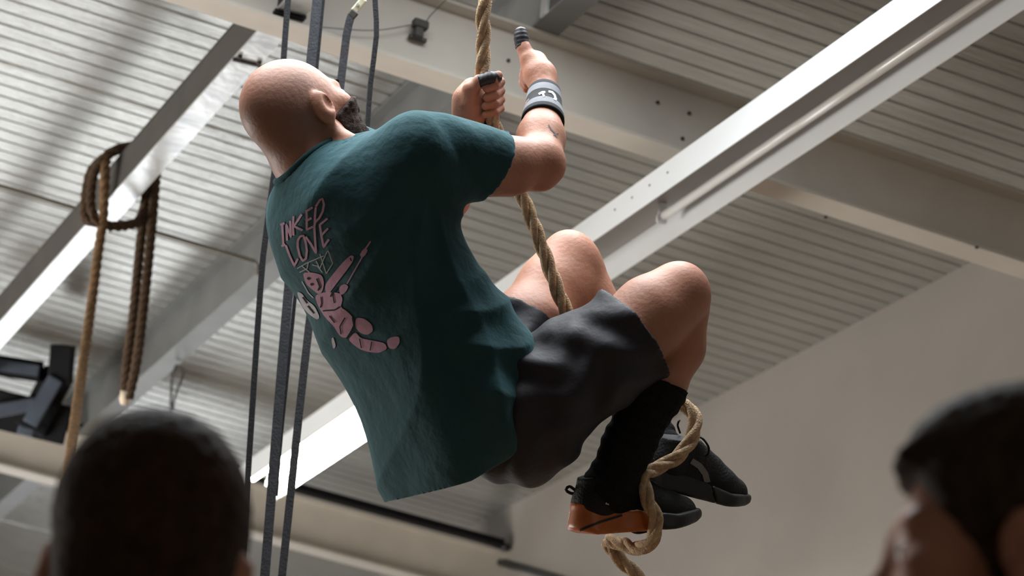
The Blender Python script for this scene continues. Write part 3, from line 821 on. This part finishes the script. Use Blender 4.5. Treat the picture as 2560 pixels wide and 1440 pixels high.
# collar band round the neck opening
ax = nrm(Mn(705, 285, 0.04)-Mn(800, 425, 0.02)); e1 = nrm(np.cross(ax, T_W)); e2 = np.cross(ax, e1)
bm = bmesh.new(); ring = []
for a in np.linspace(0, 2*math.pi, 49):
    dirv = e1*math.cos(a)+e2*math.sin(a)
    # march down the neck axis until the shirt is met
    best = None
    for t in np.linspace(0.06, -0.14, 60):
        c = Mn(800, 425, 0.02) + ax*(t+0.03) + dirv*0.083
        v = shirt_sdf(np.array([c], np.float32))[0]
        if v < 0.004: best = c; break
    if best is None: best = Mn(800, 425, 0.02) + dirv*0.083
    ring.append(best)
ring = np.array(ring)
for _ in range(6): ring[1:-1] = 0.25*ring[:-2]+0.5*ring[1:-1]+0.25*ring[2:]; ring[0] = ring[-1] = 0.5*(ring[1]+ring[-2])
add_tube(bm, [tuple(r) for r in ring], 0.0065, 8)
obj('collar', bm, M_SHIRT, shirt, True)

# ---- shorts
def shorts_sdf(p):
    q = p - TAXIS0; s = (q@T_AX)/PX; o = (q@T_E1)/PX; wv = q@T_W
    n = 0.005*np.sin(((p@T_E1)*62)+2.2*np.sin((p@T_AX)*26+wv*10)) + 0.003*np.sin((p@T_AX)*90+2*np.sin((p@T_E1)*40))
    pel = ell(p, Mn(1278, 1035, 0.01), (0.122, 0.142, 0.175), np.stack([T_E1, T_AX, T_W]))
    A, B = Mn(1335, 998, -0.07), Mn(1600, 826, -0.005); dr = nrm(B-A).astype(np.float32); t = (p-A)@dr
    lr = rc(p, A, B, 0.110, 0.097)
    side = nrm(iv(0.58, -0.80, -0.1)).astype(np.float32)
    cutR = t - 0.226 - 0.09*((p-B)@side)
    C, E_ = Mn(1215, 1010, 0.10), Mn(1302, 815, 0.205); dl = nrm(E_-C).astype(np.float32); t2 = (p-C)@dl
    ll = rc(p, C, E_, 0.115, 0.094); cutL = t2 - 0.185
    band = s - 235                                                # waistband, under the shirt
    out = smin(smin(np.maximum(lr-n, cutR), np.maximum(ll-n, cutL), 0.03), np.maximum(pel-n, band*PX), 0.05)
    inn = smin(smin(lr-n, ll-n, 0.03), pel-n, 0.05) + 0.015
    return np.maximum(out, -inn)
sobj('shorts', shorts_sdf, lo, hi, 0.0048, M_SHORT, man)

# ---- socks
def sock(nodes, top, nrmv, name):
    nv = nrm(nrmv).astype(np.float32)
    def f(p):
        c = chain(p, nodes, 0.02)
        o = np.maximum(c - 0.0045 - 0.0012*np.sin((p@nv)*260), (p-top)@nv)
        return np.maximum(o, -(c+0.002))
    l_, h_ = bounds([n_[0] for n_ in nodes], 0.08)
    return sobj(name, f, l_, h_, 0.004, M_SOCK, man)
sock([(Mn(1682, 870, 0.035), 0.054), (Mn(1640, 970, 0.03), 0.050), (Mn(1572, 1110, 0.02), 0.042), (ANR, 0.042), (Mn(1600, 1290, 0.06), 0.030)], Mn(1655, 955, 0.03), Mn(1682, 870, 0.035)-Mn(1600, 1050, 0.02)+iv(0.0, 0.02, 0), 'sock')
sock([(Mn(1535, 880, 0.30), 0.056), (Mn(1580, 980, 0.26), 0.049), (ANL, 0.040), (Mn(1720, 1190, 0.235), 0.028)], Mn(1550, 915, 0.285), Mn(1535, 880, 0.30)-Mn(1620, 1070, 0.22), 'sock')

# ---- shoes
def shoe(heel, toe, upv, big, accent):
    yv = nrm(toe-heel); zv = nrm(upv - yv*(upv@yv)); xv = np.cross(yv, zv)
    A = np.stack([xv, yv, zv]).astype(np.float32); L = float(np.linalg.norm(toe-heel)); k = L/0.285
    c = ((heel+toe)/2).astype(np.float32)
    def loc(p): return ((p-c)@A.T)/k
    def wld(q): return c + (A.T@np.asarray(q, float))*k
    def outline(q):
        z0 = q.copy(); z0[:, 2] = 0
        d = chain(z0, [((0, -0.104, 0), 0.036), ((0.002, -0.02, 0), 0.035), ((0.004, 0.06, 0), 0.046), ((-0.004, 0.100, 0), 0.040)], 0.02)
        return d
    def upper(p):
        q = loc(p)
        d = chain(q, [((0, -0.098, 0.050), 0.036), ((0, -0.030, 0.050), 0.036), ((0.003, 0.050, 0.036), 0.037), ((0, 0.098, 0.026), 0.033)], 0.02)
        d = smin(d, chain(q, [((0, -0.090, 0.055), 0.038), ((0, -0.080, 0.098), 0.040)], 0.02), 0.02)
        d = smin(d, rc(q, (0, -0.04, 0.095), (0, 0.02, 0.070), 0.026, 0.024), 0.025)
        d = np.maximum(d, 0.020-q[:, 2])
        d = np.maximum(d, q[:, 2]-0.108 - 0.15*(q[:, 1]+0.08))
        return d*k
    def sole_part(front):
        def f(p):
            q = loc(p)
            topz = np.interp(q[:, 1], [-0.15, -0.10, -0.02, 0.06, 0.15], [0.062, 0.056, 0.040, 0.028, 0.034])
            botz = np.interp(q[:, 1], [-0.15, -0.11, 0.05, 0.11, 0.15], [0.012, 0.0, 0.0, 0.008, 0.022])
            d = outline(q) - 0.002 - 0.006*np.clip(1-(q[:, 2]/0.03), -0.6, 1)
            d = smax(smax(d, q[:, 2]-topz, 0.006), botz-q[:, 2], 0.008)
            cut = q[:, 1] - 0.012 + 0.5*(q[:, 2]-0.03)
            return np.maximum(d, -cut if front else cut)*k
        return f
    o, V, F = sobj('shoe', upper, c-0.22, c+0.22, 0.004, M_SHOE, man)
    s1, V1, F1 = sobj('sole', sole_part(False), c-0.22, c+0.22, 0.004, M_SOLEO if accent else M_SOLEB, o)
    s2, V2, F2 = sobj('toe_sole', sole_part(True), c-0.22, c+0.22, 0.004, M_SOLEB, o)
    return o, wld, k, (V, F), (V1, F1)
shR, wR, kR, mR, sR = shoe(Mn(1430, 1338, -0.025), Mn(1748, 1312, 0.125), iv(0.02, 1, 0.05), 1, True)
shR['label'] = 'black training shoe with an orange heel sole'
shL, wL, kL, mL, sL = shoe(Mn(1592, 1206, 0.11), Mn(1862, 1272, 0.255), iv(0.16, 1, -0.1), 1, False)
shL['label'] = 'black training shoe with a curved grey stripe'
def bvh_of(m): return BVHTree.FromPolygons([tuple(v) for v in m[0]], [tuple(int(i) for i in f) for f in m[1]])
def cast(bvhs, x, y):
    best = None
    for b in bvhs:
        h_ = b.ray_cast(Vector(CAM), Vector(ray(x, y)))
        if h_[0] is not None and (best is None or h_[3] < best[3]): best = h_
    return best
def decal_stroke(bm, bvhs, pts, width, lift=0.0012, step=5):
    """a printed line: px polyline laid on the surface it meets"""
    q = []
    for (x0, y0), (x1, y1) in zip(pts, pts[1:]):
        n = max(1, int(math.hypot(x1-x0, y1-y0)/step))
        for i in range(n): q.append((x0+(x1-x0)*i/n, y0+(y1-y0)*i/n))
    q.append(pts[-1]); prev = None
    for i, (x, y) in enumerate(q):
        a = q[max(i-1, 0)]; b = q[min(i+1, len(q)-1)]
        tx, ty = b[0]-a[0], b[1]-a[1]; l = math.hypot(tx, ty) or 1; nx, ny = -ty/l*width/2, tx/l*width/2
        pr = []
        for sgn in (-1, 1):
            h_ = cast(bvhs, x+nx*sgn, y+ny*sgn)
            pr.append(None if h_ is None else bm.verts.new(h_[0] - Vector(ray(x, y)).normalized()*lift*0.3 + (h_[1] if h_[1].dot(Vector(FW)) < 0 else -h_[1])*lift))
        if prev and None not in prev and None not in pr and (prev[0].co-pr[0].co).length < 0.04:
            bm.faces.new((prev[0], prev[1], pr[1], pr[0]))
        prev = pr
def decal_poly(bm, bvhs, pts, lift=0.0015, cell=7):
    """a printed filled shape, cut fine enough to follow the surface"""
    pts = [np.array(p_, float) for p_ in pts]
    for _ in range(2):                                            # round the corners
        n_ = len(pts); pts = [q_ for i_ in range(n_) for q_ in (0.8*pts[i_]+0.2*pts[(i_+1) % n_], 0.2*pts[i_]+0.8*pts[(i_+1) % n_])]
    b2 = bmesh.new(); vs_ = [b2.verts.new((x, y, 0)) for x, y in pts]; b2.faces.new(vs_)
    xs_ = [p_[0] for p_ in pts]; ys_ = [p_[1] for p_ in pts]
    for x in np.arange(min(xs_)+cell, max(xs_), cell):
        bmesh.ops.bisect_plane(b2, geom=b2.verts[:]+b2.edges[:]+b2.faces[:], plane_co=(x, 0, 0), plane_no=(1, 0, 0))
    for y in np.arange(min(ys_)+cell, max(ys_), cell):
        bmesh.ops.bisect_plane(b2, geom=b2.verts[:]+b2.edges[:]+b2.faces[:], plane_co=(0, y, 0), plane_no=(0, 1, 0))
    mp_ = {}
    for v in b2.verts:
        h_ = cast(bvhs, v.co.x, v.co.y)
        mp_[v] = None if h_ is None else bm.verts.new(h_[0] + (h_[1] if h_[1].dot(Vector(FW)) < 0 else -h_[1])*lift)
    for f in b2.faces:
        g = [mp_[v] for v in f.verts]
        if None in g: continue
        if max((g[0].co-k_.co).length for k_ in g) > 0.05: continue
        bm.faces.new(g)
    b2.free()
# shoe marks
bs = [bvh_of(mR)]
bm = bmesh.new(); decal_stroke(bm, bs, [(1514, 1257), (1548, 1268), (1602, 1279)], 7); obj('side_stripe', bm, M_SOLEW, shR)
bm = bmesh.new(); decal_stroke(bm, [bvh_of(sR)], [(1450, 1325), (1500, 1305), (1555, 1288)], 6); obj('sole_groove', bm, M_SOLEB, shR)
bm = bmesh.new(); add_tube(bm, spline([Mn(1441, 1228, 0.0), Mn(1424, 1216, 0.0), Mn(1415, 1224, 0.0), Mn(1424, 1232, 0.0), Mn(1442, 1236, 0.0)], 0.003), 0.003, 8); obj('heel_loop', bm, M_SHOE, shR, True)
bs = [bvh_of(mL)]
bm = bmesh.new(); decal_stroke(bm, bs, [(1728, 1152), (1748, 1165), (1762, 1184), (1768, 1206)], 15); obj('side_stripe', bm, M_SHOEG, shL)
bm = bmesh.new()
add_tube(bm, spline([Mn(1715, 1110, 0.17), Mn(1735, 1092, 0.15), Mn(1756, 1096, 0.14), Mn(1772, 1120, 0.14), Mn(1766, 1138, 0.15), Mn(1745, 1132, 0.17)], 0.004), 0.0022, 6)
add_tube(bm, spline([Mn(1700, 1082, 0.17), Mn(1694, 1062, 0.15), Mn(1699, 1050, 0.15)], 0.004), 0.0022, 6)
obj('lace', bm, M_SHOE, shL, True)

# ---- wrist bands, tape, tattoo
def band(name, a, b, ra, rb, stripes, mats, flat=1.0):
    a, b = Vector(a), Vector(b); ax = (b-a).normalized(); e1 = ax.cross(Vector(FW)).normalized(); e2 = ax.cross(e1)
    bm = bmesh.new(); edges = [0.0] + [s_[0] for s_ in stripes]; ts = []; ids = []
    for i, (t1, mi) in enumerate(stripes):
        n = 3
        for k in range(n): ts.append(edges[i]+(t1-edges[i])*k/n); ids.append(mi)
    ts.append(1.0); rows = []; N_ = 36
    def ringv(t, rr): return [bm.verts.new(a+(b-a)*t + (e1*math.cos(2*math.pi*k/N_)+e2*math.sin(2*math.pi*k/N_))*rr) for k in range(N_)]
    for t in ts: rows.append(ringv(t, (ra+(rb-ra)*t)*(1+0.02*math.sin(t*9))))
    inner = [ringv(0, ra-0.006), ringv(1, rb-0.006)]
    def sew(p_, q_, mi):
        for k in range(N_):
            f = bm.faces.new((p_[k], p_[(k+1) % N_], q_[(k+1) % N_], q_[k])); f.material_index = mi
    for i in range(len(rows)-1): sew(rows[i], rows[i+1], ids[i])
    sew(inner[0], rows[0], ids[0]); sew(rows[-1], inner[1], ids[-1]); sew(inner[1], inner[0], ids[0])
    bmesh.ops.recalc_face_normals(bm, faces=bm.faces[:])
    me = bpy.data.meshes.new(name); bm.to_mesh(me); bm.free()
    o = link(name, me, mats, man, True); return o
WB0, WB1 = Mn(1357, 306, 0.128), Mn(1361, 230, 0.202)
wb = band('wristband', WB0, WB1, 0.0415, 0.0315, [(0.14, 0), (0.34, 1), (0.50, 0), (0.66, 0), (0.87, 1), (1.0, 0)], [M_BANDD, M_BANDL])
wb['label'] = 'dark wristband with grey stripes and white marks'
bvw = BVHTree.FromPolygons([v.co for v in wb.data.vertices], [tuple(p_.vertices) for p_ in wb.data.polygons])
bm = bmesh.new()
for st in ([(1347, 236), (1356, 231), (1363, 231)], [(1356, 231), (1360, 242)], [(1371, 229), (1380, 231), (1386, 238), (1389, 248)], [(1384, 246), (1391, 250)]):
    decal_stroke(bm, [bvw], st, 5, 0.0008, 3)
obj('band_mark', bm, M_WHITE, wb)
wl = band('wristband', Mn(1164, 322, 0.170), Mn(1175, 294, 0.150), 0.0355, 0.0335, [(1.0, 0)], [M_BANDD]); wl['label'] = 'black wristband'
for nodes, rr in ((THL, (0.0128, 0.0118)), (THR, (0.0142, 0.0125))):
    n0, n1, n2 = nodes
    def tp(p, n0=n0, n1=n1, n2=n2, rr=rr):
        c = chain(p, [(n0, rr[0]), (n1, (rr[0]+rr[1])/2), (n2, rr[1])], 0.006) - 0.0006*np.sin((p@nrm(n2-n0).astype(np.float32))*700)
        return smax(c, -((p-n0)@nrm(n2-n0).astype(np.float32))-0.002, 0.002)
    l_, h_ = bounds([n0, n1, n2], 0.03)
    t_, _, _ = sobj('thumb_tape', tp, l_, h_, 0.0025, M_TAPE, man)
BVH_B = BVHTree.FromPolygons([tuple(v) for v in BV], [tuple(int(i) for i in f) for f in BF])
bm = bmesh.new(); decal_stroke(bm, [BVH_B], [(1371, 312), (1378, 324), (1386, 332), (1392, 344)], 3, 0.0008, 3); decal_stroke(bm, [BVH_B], [(1383, 338), (1396, 334)], 2.5, 0.0008, 3)
obj('tattoo', bm, M_TATTOO, man)

# ---- print on the back: lettering and winged figure, drawn in shirt-print units
def K(pts): return [(660+x/3.13, 460+y/3.13) for x, y in pts]
letters = [[(134, 320), (166, 306)], [(149, 313), (152, 395), (157, 478)], [(142, 486), (172, 470)], [(186, 442), (180, 316), (216, 414), (210, 288)],
           [(236, 252), (232, 330), (236, 402)], [(300, 238), (240, 330), (306, 360)],
           [(384, 182), (336, 212), (337, 285), (338, 356), (386, 332)], [(338, 285), (376, 264)],
           [(408, 180), (402, 250), (400, 326)], [(408, 176), (440, 125), (462, 116), (472, 160), (462, 215), (436, 265), (402, 300)],
           [(176, 478), (206, 560), (242, 640), (270, 582)], [(268, 440), (286, 408), (312, 402), (330, 450), (340, 520), (334, 580), (308, 600), (284, 560), (268, 490), (268, 440)],
           [(330, 410), (372, 470), (412, 540), (404, 430), (396, 320)], [(500, 268), (440, 318), (452, 400), (470, 492), (512, 432)], [(452, 402), (505, 346)]]
bm = bmesh.new()
for st in letters: decal_stroke(bm, [BVH_S], K(st), 5.4, 0.0015, 4)
lt = obj('print_lettering', bm, M_PINK, shirt); lt['label'] = 'pink hand-drawn INKED LOVE lettering'
shapes = [[(480, 790), (530, 720), (620, 610), (680, 555), (708, 562), (700, 604), (640, 690), (570, 780), (520, 850), (490, 862)],
          [(590, 800), (640, 778), (668, 802), (640, 852), (600, 872)],
          [(305, 690), (380, 688), (458, 708), (476, 770), (462, 842), (430, 862), (392, 832), (332, 780)],
          [(400, 870), (480, 842), (600, 850), (622, 900), (604, 962), (650, 990), (700, 1040), (704, 1120), (652, 1204), (600, 1192), (550, 1110), (480, 1040), (430, 960)],
          [(722, 1042), (790, 1050), (848, 1098), (858, 1150), (812, 1182), (752, 1162), (716, 1112)],
          [(662, 1212), (718, 1152), (760, 1204), (850, 1222), (950, 1242), (970, 1290), (902, 1322), (820, 1312), (760, 1294), (700, 1252)],
          [(962, 1222), (1002, 1196), (1060, 1190), (1068, 1240), (1032, 1292), (980, 1286)],
          [(752, 552), (776, 512), (800, 500), (816, 520), (792, 562), (766, 576)]]
bm = bmesh.new()
for sh_ in shapes: decal_poly(bm, [BVH_S], K(sh_))
decal_stroke(bm, [BVH_S], K([(652, 782), (772, 568)]), 3.2, 0.0012, 4); decal_stroke(bm, [BVH_S], K([(796, 506), (836, 448)]), 4, 0.0012, 4)
fg = obj('print_figure', bm, M_PINK, shirt); fg['label'] = 'pink winged figure with an arrow'
bm = bmesh.new()
decal_poly(bm, [BVH_S], K([(258, 838), (300, 850), (340, 908), (400, 950), (444, 1042), (420, 1062), (350, 1012), (300, 950)]))
obj('print_wing', bm, M_PALE, shirt)
bm = bmesh.new()
decal_poly(bm, [BVH_S], K([(530, 1205), (548, 1195), (568, 1270), (545, 1290)]))
obj('print_feather', bm, M_PALE, shirt)
bm = bmesh.new()
for st, wd in (([(345, 730), (365, 742)], 5), ([(372, 775), (388, 788)], 5), ([(420, 735), (445, 800), (430, 830)], 4), ([(470, 990), (560, 985), (600, 958)], 3), ([(700, 1040), (712, 1100), (690, 1150), (655, 1205)], 5),
               ([(455, 880), (460, 930), (450, 965)], 3), ([(545, 860), (560, 930)], 3), ([(590, 800), (545, 845), (530, 880)], 4), ([(640, 1040), (600, 1110), (610, 1170)], 3), ([(850, 1228), (838, 1300)], 2.5), ([(680, 575), (690, 600)], 3),
               ([(755, 1205), (770, 1280)], 2.5), ([(520, 1030), (560, 1080)], 3), ([(310, 880), (345, 930)], 3), ([(350, 950), (400, 1010)], 3)):
    bm = bmesh.new(); decal_stroke(bm, [BVH_S], K(st), wd, 0.0026, 3)
    if len(bm.faces): obj('print_line', bm, M_LINE, shirt)
    else: bm.free()
bm = bmesh.new()
for st in ([(262, 660), (330, 620), (400, 590), (470, 560)], [(280, 690), (340, 660), (350, 610)], [(300, 640), (360, 690)], [(410, 600), (440, 660), (480, 560), (500, 520)], [(440, 545), (490, 700), (540, 620), (505, 520)], [(380, 630), (420, 640), (460, 690)], [(300, 760), (350, 850), (390, 890)]):
    decal_stroke(bm, [BVH_S], K(st), 2.4, 0.0012, 3)
obj('print_hair', bm, M_SHOEG, shirt)

# ------------------------------------------------------------------ the climbed rope
top = Mn(1213, 0, ROPE_W)
up_end = np.array([XB, top[1]+0.02, rz(XB, 3.345)-0.005])
rp = [tuple(up_end + (top-up_end)*t) for t in np.linspace(0, 1, 8)] + [Mn(1209, 100, ROPE_W), Mn(1207, 190, ROPE_W), Mn(1219, 245, ROPE_W), Mn(1236, 310, ROPE_W), Mn(1262, 390, ROPE_W), Mn(1306, 490, ROPE_W+0.005),
      Mn(1352, 610, ROPE_W), Mn(1400, 740, ROPE_W), Mn(1450, 850, 0.16), Mn(1530, 930, 0.145), Mn(1610, 985, 0.135), Mn(1680, 1004, 0.125), Mn(1722, 1020, 0.115), Mn(1738, 1060, 0.105), Mn(1720, 1112, 0.09),
      Mn(1680, 1152, 0.075), Mn(1630, 1176, 0.055), Mn(1608, 1200, 0.02), Mn(1622, 1255, -0.005), Mn(1640, 1300, -0.01), Mn(1632, 1346, 0.0), Mn(1604, 1370, 0.03), Mn(1572, 1366, 0.075), Mn(1530, 1352, 0.115), Mn(1522, 1360, 0.13), Mn(1548, 1396, 0.13), Mn(1592, 1440, 0.13), Mn(1650, 1520, 0.12), Mn(1700, 1640, 0.1)]
bm = bmesh.new(); rope_mesh(bm, rp, 0.0145, 0.15)
tag(obj('climbing_rope', bm, M_ROPE, None, True), 'thick twisted manila rope gripped and foot-locked by the climbing man', 'rope')

# ------------------------------------------------------------------ onlookers in the foreground (standing on the floor)
def onlooker(hx_, hy_, dist, face, hair_mat, top_mat, label, quiff, tilt=0.0):
    """face: angle turned to the left of straight away; head centre sits at the given picture point"""
    hc = P(hx_, hy_, dist); H = float(hc[2])
    fh = nrm([FW[0], FW[1], 0]); lf_ = np.array([-fh[1], fh[0], 0])
    yv = fh*math.cos(face)+lf_*math.sin(face); zv = nrm(np.array([0, 0, 1.0])); xv = np.cross(yv, zv)
    A = np.stack([xv, yv, zv]).astype(np.float32); base = np.array([hc[0], hc[1], 0.0], np.float32)
    zn = H - 0.11
    def loc(p): return (p-base)@A.T
    def headq(q):
        h = q - np.array([0, 0, H], np.float32); return h
    k = H/1.70
    def body(p):
        q = loc(p); d = head_sdf(headq(q))
        d = smin(d, chain(q, [((0, -0.022, H-0.06), 0.058), ((0, -0.034, H-0.20), 0.064)], 0.03), 0.03)
        z = lambda v: v*k
        d = smin(d, chain(q, [((-0.15, -0.03, z(1.42)), 0.062), ((0.15, -0.03, z(1.42)), 0.062)], 0.03), 0.06)
        d = smin(d, ell(q, (0, -0.02, z(1.26)), (0.175, 0.115, 0.22)), 0.06)
        d = smin(d, ell(q, (0, -0.01, z(1.00)), (0.155, 0.110, 0.17)), 0.06)
        for s_ in (-1, 1):
            d = smin(d, chain(q, [((s_*0.19, -0.03, z(1.40)), 0.055), ((s_*0.245, -0.05, z(1.12)), 0.043), ((s_*0.245, 0.02, z(0.88)), 0.029), ((s_*0.235, 0.045, z(0.80)), 0.034)], 0.03), 0.03)
            for j in range(4):
                fx = s_*0.235; fy = 0.022+0.018*j
                d = smin(d, chain(q, [((fx, fy, z(0.785)), 0.011), ((fx-s_*0.008, fy+0.004, z(0.745)), 0.010), ((fx-s_*0.022, fy, z(0.715+0.004*abs(j-1.5))), 0.009)], 0.006), 0.006)
            d = smin(d, chain(q, [((s_*0.225, 0.075, z(0.82)), 0.013), ((s_*0.215, 0.092, z(0.775)), 0.010), ((s_*0.210, 0.090, z(0.755)), 0.009)], 0.006), 0.008)
            d = smin(d, chain(q, [((s_*0.09, 0, z(0.92)), 0.092), ((s_*0.10, 0.01, z(0.50)), 0.062), ((s_*0.10, -0.015, z(0.32)), 0.058), ((s_*0.105, -0.02, z(0.09)), 0.040)], 0.03), 0.03)
            d = smin(d, chain(q, [((s_*0.105, -0.03, 0.045), 0.040), ((s_*0.125, 0.13, 0.032), 0.030)], 0.03), 0.02)
        return d
    def shirtf(p):
        q = loc(p); z = lambda v: v*k
        f = 0.006*np.sin(q[:, 0]*40+3*np.sin(q[:, 2]*9))
        d = chain(q, [((-0.14, -0.03, z(1.40)), 0.084), ((0.14, -0.03, z(1.40)), 0.084)], 0.03)
        d = smin(d, ell(q, (0, -0.02, z(1.24)), (0.195, 0.135, 0.27)), 0.06)
        d = smin(d, ell(q, (0, -0.01, z(1.00)), (0.178, 0.132, 0.22)), 0.06)
        for s_ in (-1, 1):
            d = smin(d, np.maximum(chain(q, [((s_*0.18, -0.03, z(1.38)), 0.074), ((s_*0.24, -0.05, z(1.13)), 0.062)], 0.02), z(1.17)-q[:, 2]), 0.03)
        o = np.maximum(d-f, z(0.86)-q[:, 2]); o = np.maximum(o, -rc(q, (0, -0.03, z(1.40)), (0, 0.0, z(1.62)), 0.070, 0.085))
        return np.maximum(o, -(d-f+0.014))
    def trousers(p):
        q = loc(p); z = lambda v: v*k; d = ell(q, (0, -0.01, z(0.95)), (0.172, 0.128, 0.15))
        for s_ in (-1, 1):
            d = smin(d, chain(q, [((s_*0.09, 0, z(0.92)), 0.108), ((s_*0.10, 0.01, z(0.50)), 0.082), ((s_*0.103, -0.015, z(0.10)), 0.066)], 0.03), 0.03)
        o = np.maximum(np.maximum(d, q[:, 2]-z(1.02)), 0.075-q[:, 2])
        return np.maximum(o, -(d+0.014))
    l_, h_ = base+np.array([-0.36, -0.36, -0.01]), base+np.array([0.36, 0.36, H+0.16])
    o, V, F = sobj('person', body, l_, h_, 0.0065, M_SKIN, None, {'stubble': lambda v: np.zeros(len(v))})
    tag(o, label, 'person')
    sobj('t_shirt', shirtf, l_, h_, 0.008, top_mat, o); sobj('trousers', trousers, l_, h_, 0.009, M_NAVY, o)
    for s_ in (-1, 1):
        bm = bmesh.new(); bmesh.ops.create_uvsphere(bm, u_segments=14, v_segments=8, radius=0.0115)
        ce = base + A.T@np.array([s_*0.033, 0.079, H-0.002])
        for v_ in bm.verts: v_.co = Vector(ce)+v_.co
        obj('eye', bm, M_EYE, o, True)
        def shoef(p, s_=s_):
            q = loc(p)
            d = smin(chain(q, [((s_*0.105, -0.06, 0.045), 0.044), ((s_*0.108, 0.02, 0.045), 0.042), ((s_*0.125, 0.16, 0.035), 0.038)], 0.02), rc(q, (s_*0.105, -0.03, 0.05), (s_*0.105, -0.03, 0.10), 0.046, 0.046), 0.02)
            return np.maximum(np.maximum(d, -q[:, 2]+0.001), q[:, 2]-0.11)
        c_ = base + A.T@np.array([s_*0.11, 0.05, 0.05]); sobj('shoe', shoef, c_-0.22, c_+0.22, 0.007, M_SHOE, o)
    def hair(p):
        q = headq(loc(p))
        n = 0.0015*hash3(p, 190) + 0.0015*hash3(p, 420)
        up_ = np.clip((q[:, 2]-0.02)/0.10, 0, 1); 
        th = 0.005 + (0.019 if quiff else 0.013)*up_
        d = ell(q, (0, -0.014, 0.028), (0.078, 0.100, 0.092)) - th - n
        d = smin(d, smax(ell(q, (0, -0.030, -0.030), (0.070, 0.072, 0.075)) - 0.004 - n*0.5, -(q[:, 2]+0.085), 0.01), 0.02)
        if quiff:
            d = smin(d, ell(q, (0.0, 0.026, 0.084), (0.062, 0.056, 0.030)) - n*1.6, 0.03)
            for j in range(7):
                x_ = -0.045+0.015*j
                d = smin(d, rc(q, (x_, 0.050, 0.088), (x_*1.05, 0.087+0.004*math.sin(j*2.1), 0.068+0.005*math.cos(j*1.7)), 0.013, 0.006), 0.012)
        # hairline: brow, temples and the ears stay free
        face_ = (q[:, 1] - (0.030 + 0.62*np.clip(q[:, 2]-0.030, -0.2, 0.2)))
        if quiff: face_ = np.where(q[:, 2] > 0.058, face_-0.06, face_-0.030)
        d = smax(d, face_, 0.012)
        side = -ell(q, (np.sign(q[:, 0]).mean()*0, -0.004, -0.030), (0.2, 0.028, 0.040))
        ear = np.minimum(ell(q, (0.085, -0.010, -0.014), (0.02, 0.026, 0.040)), ell(q, (-0.085, -0.010, -0.014), (0.02, 0.026, 0.040)))
        d = smax(d, -ear, 0.006)
        return d
    hcf = hc.astype(np.float32)
    sobj('hair', hair, hcf-0.19, hcf+0.19, 0.005, hair_mat, o)
    return o
onlooker(368, 1432, 2.49, 0.0, M_HAIRD, M_GREYT, 'onlooker with short dark brown hair seen from behind below the hanging rope', False)
onlooker(2550, 1412, 2.22, math.radians(75), M_HAIRB, M_NAVY, 'onlooker with brushed-up brown hair turned towards the left at the right edge', True)
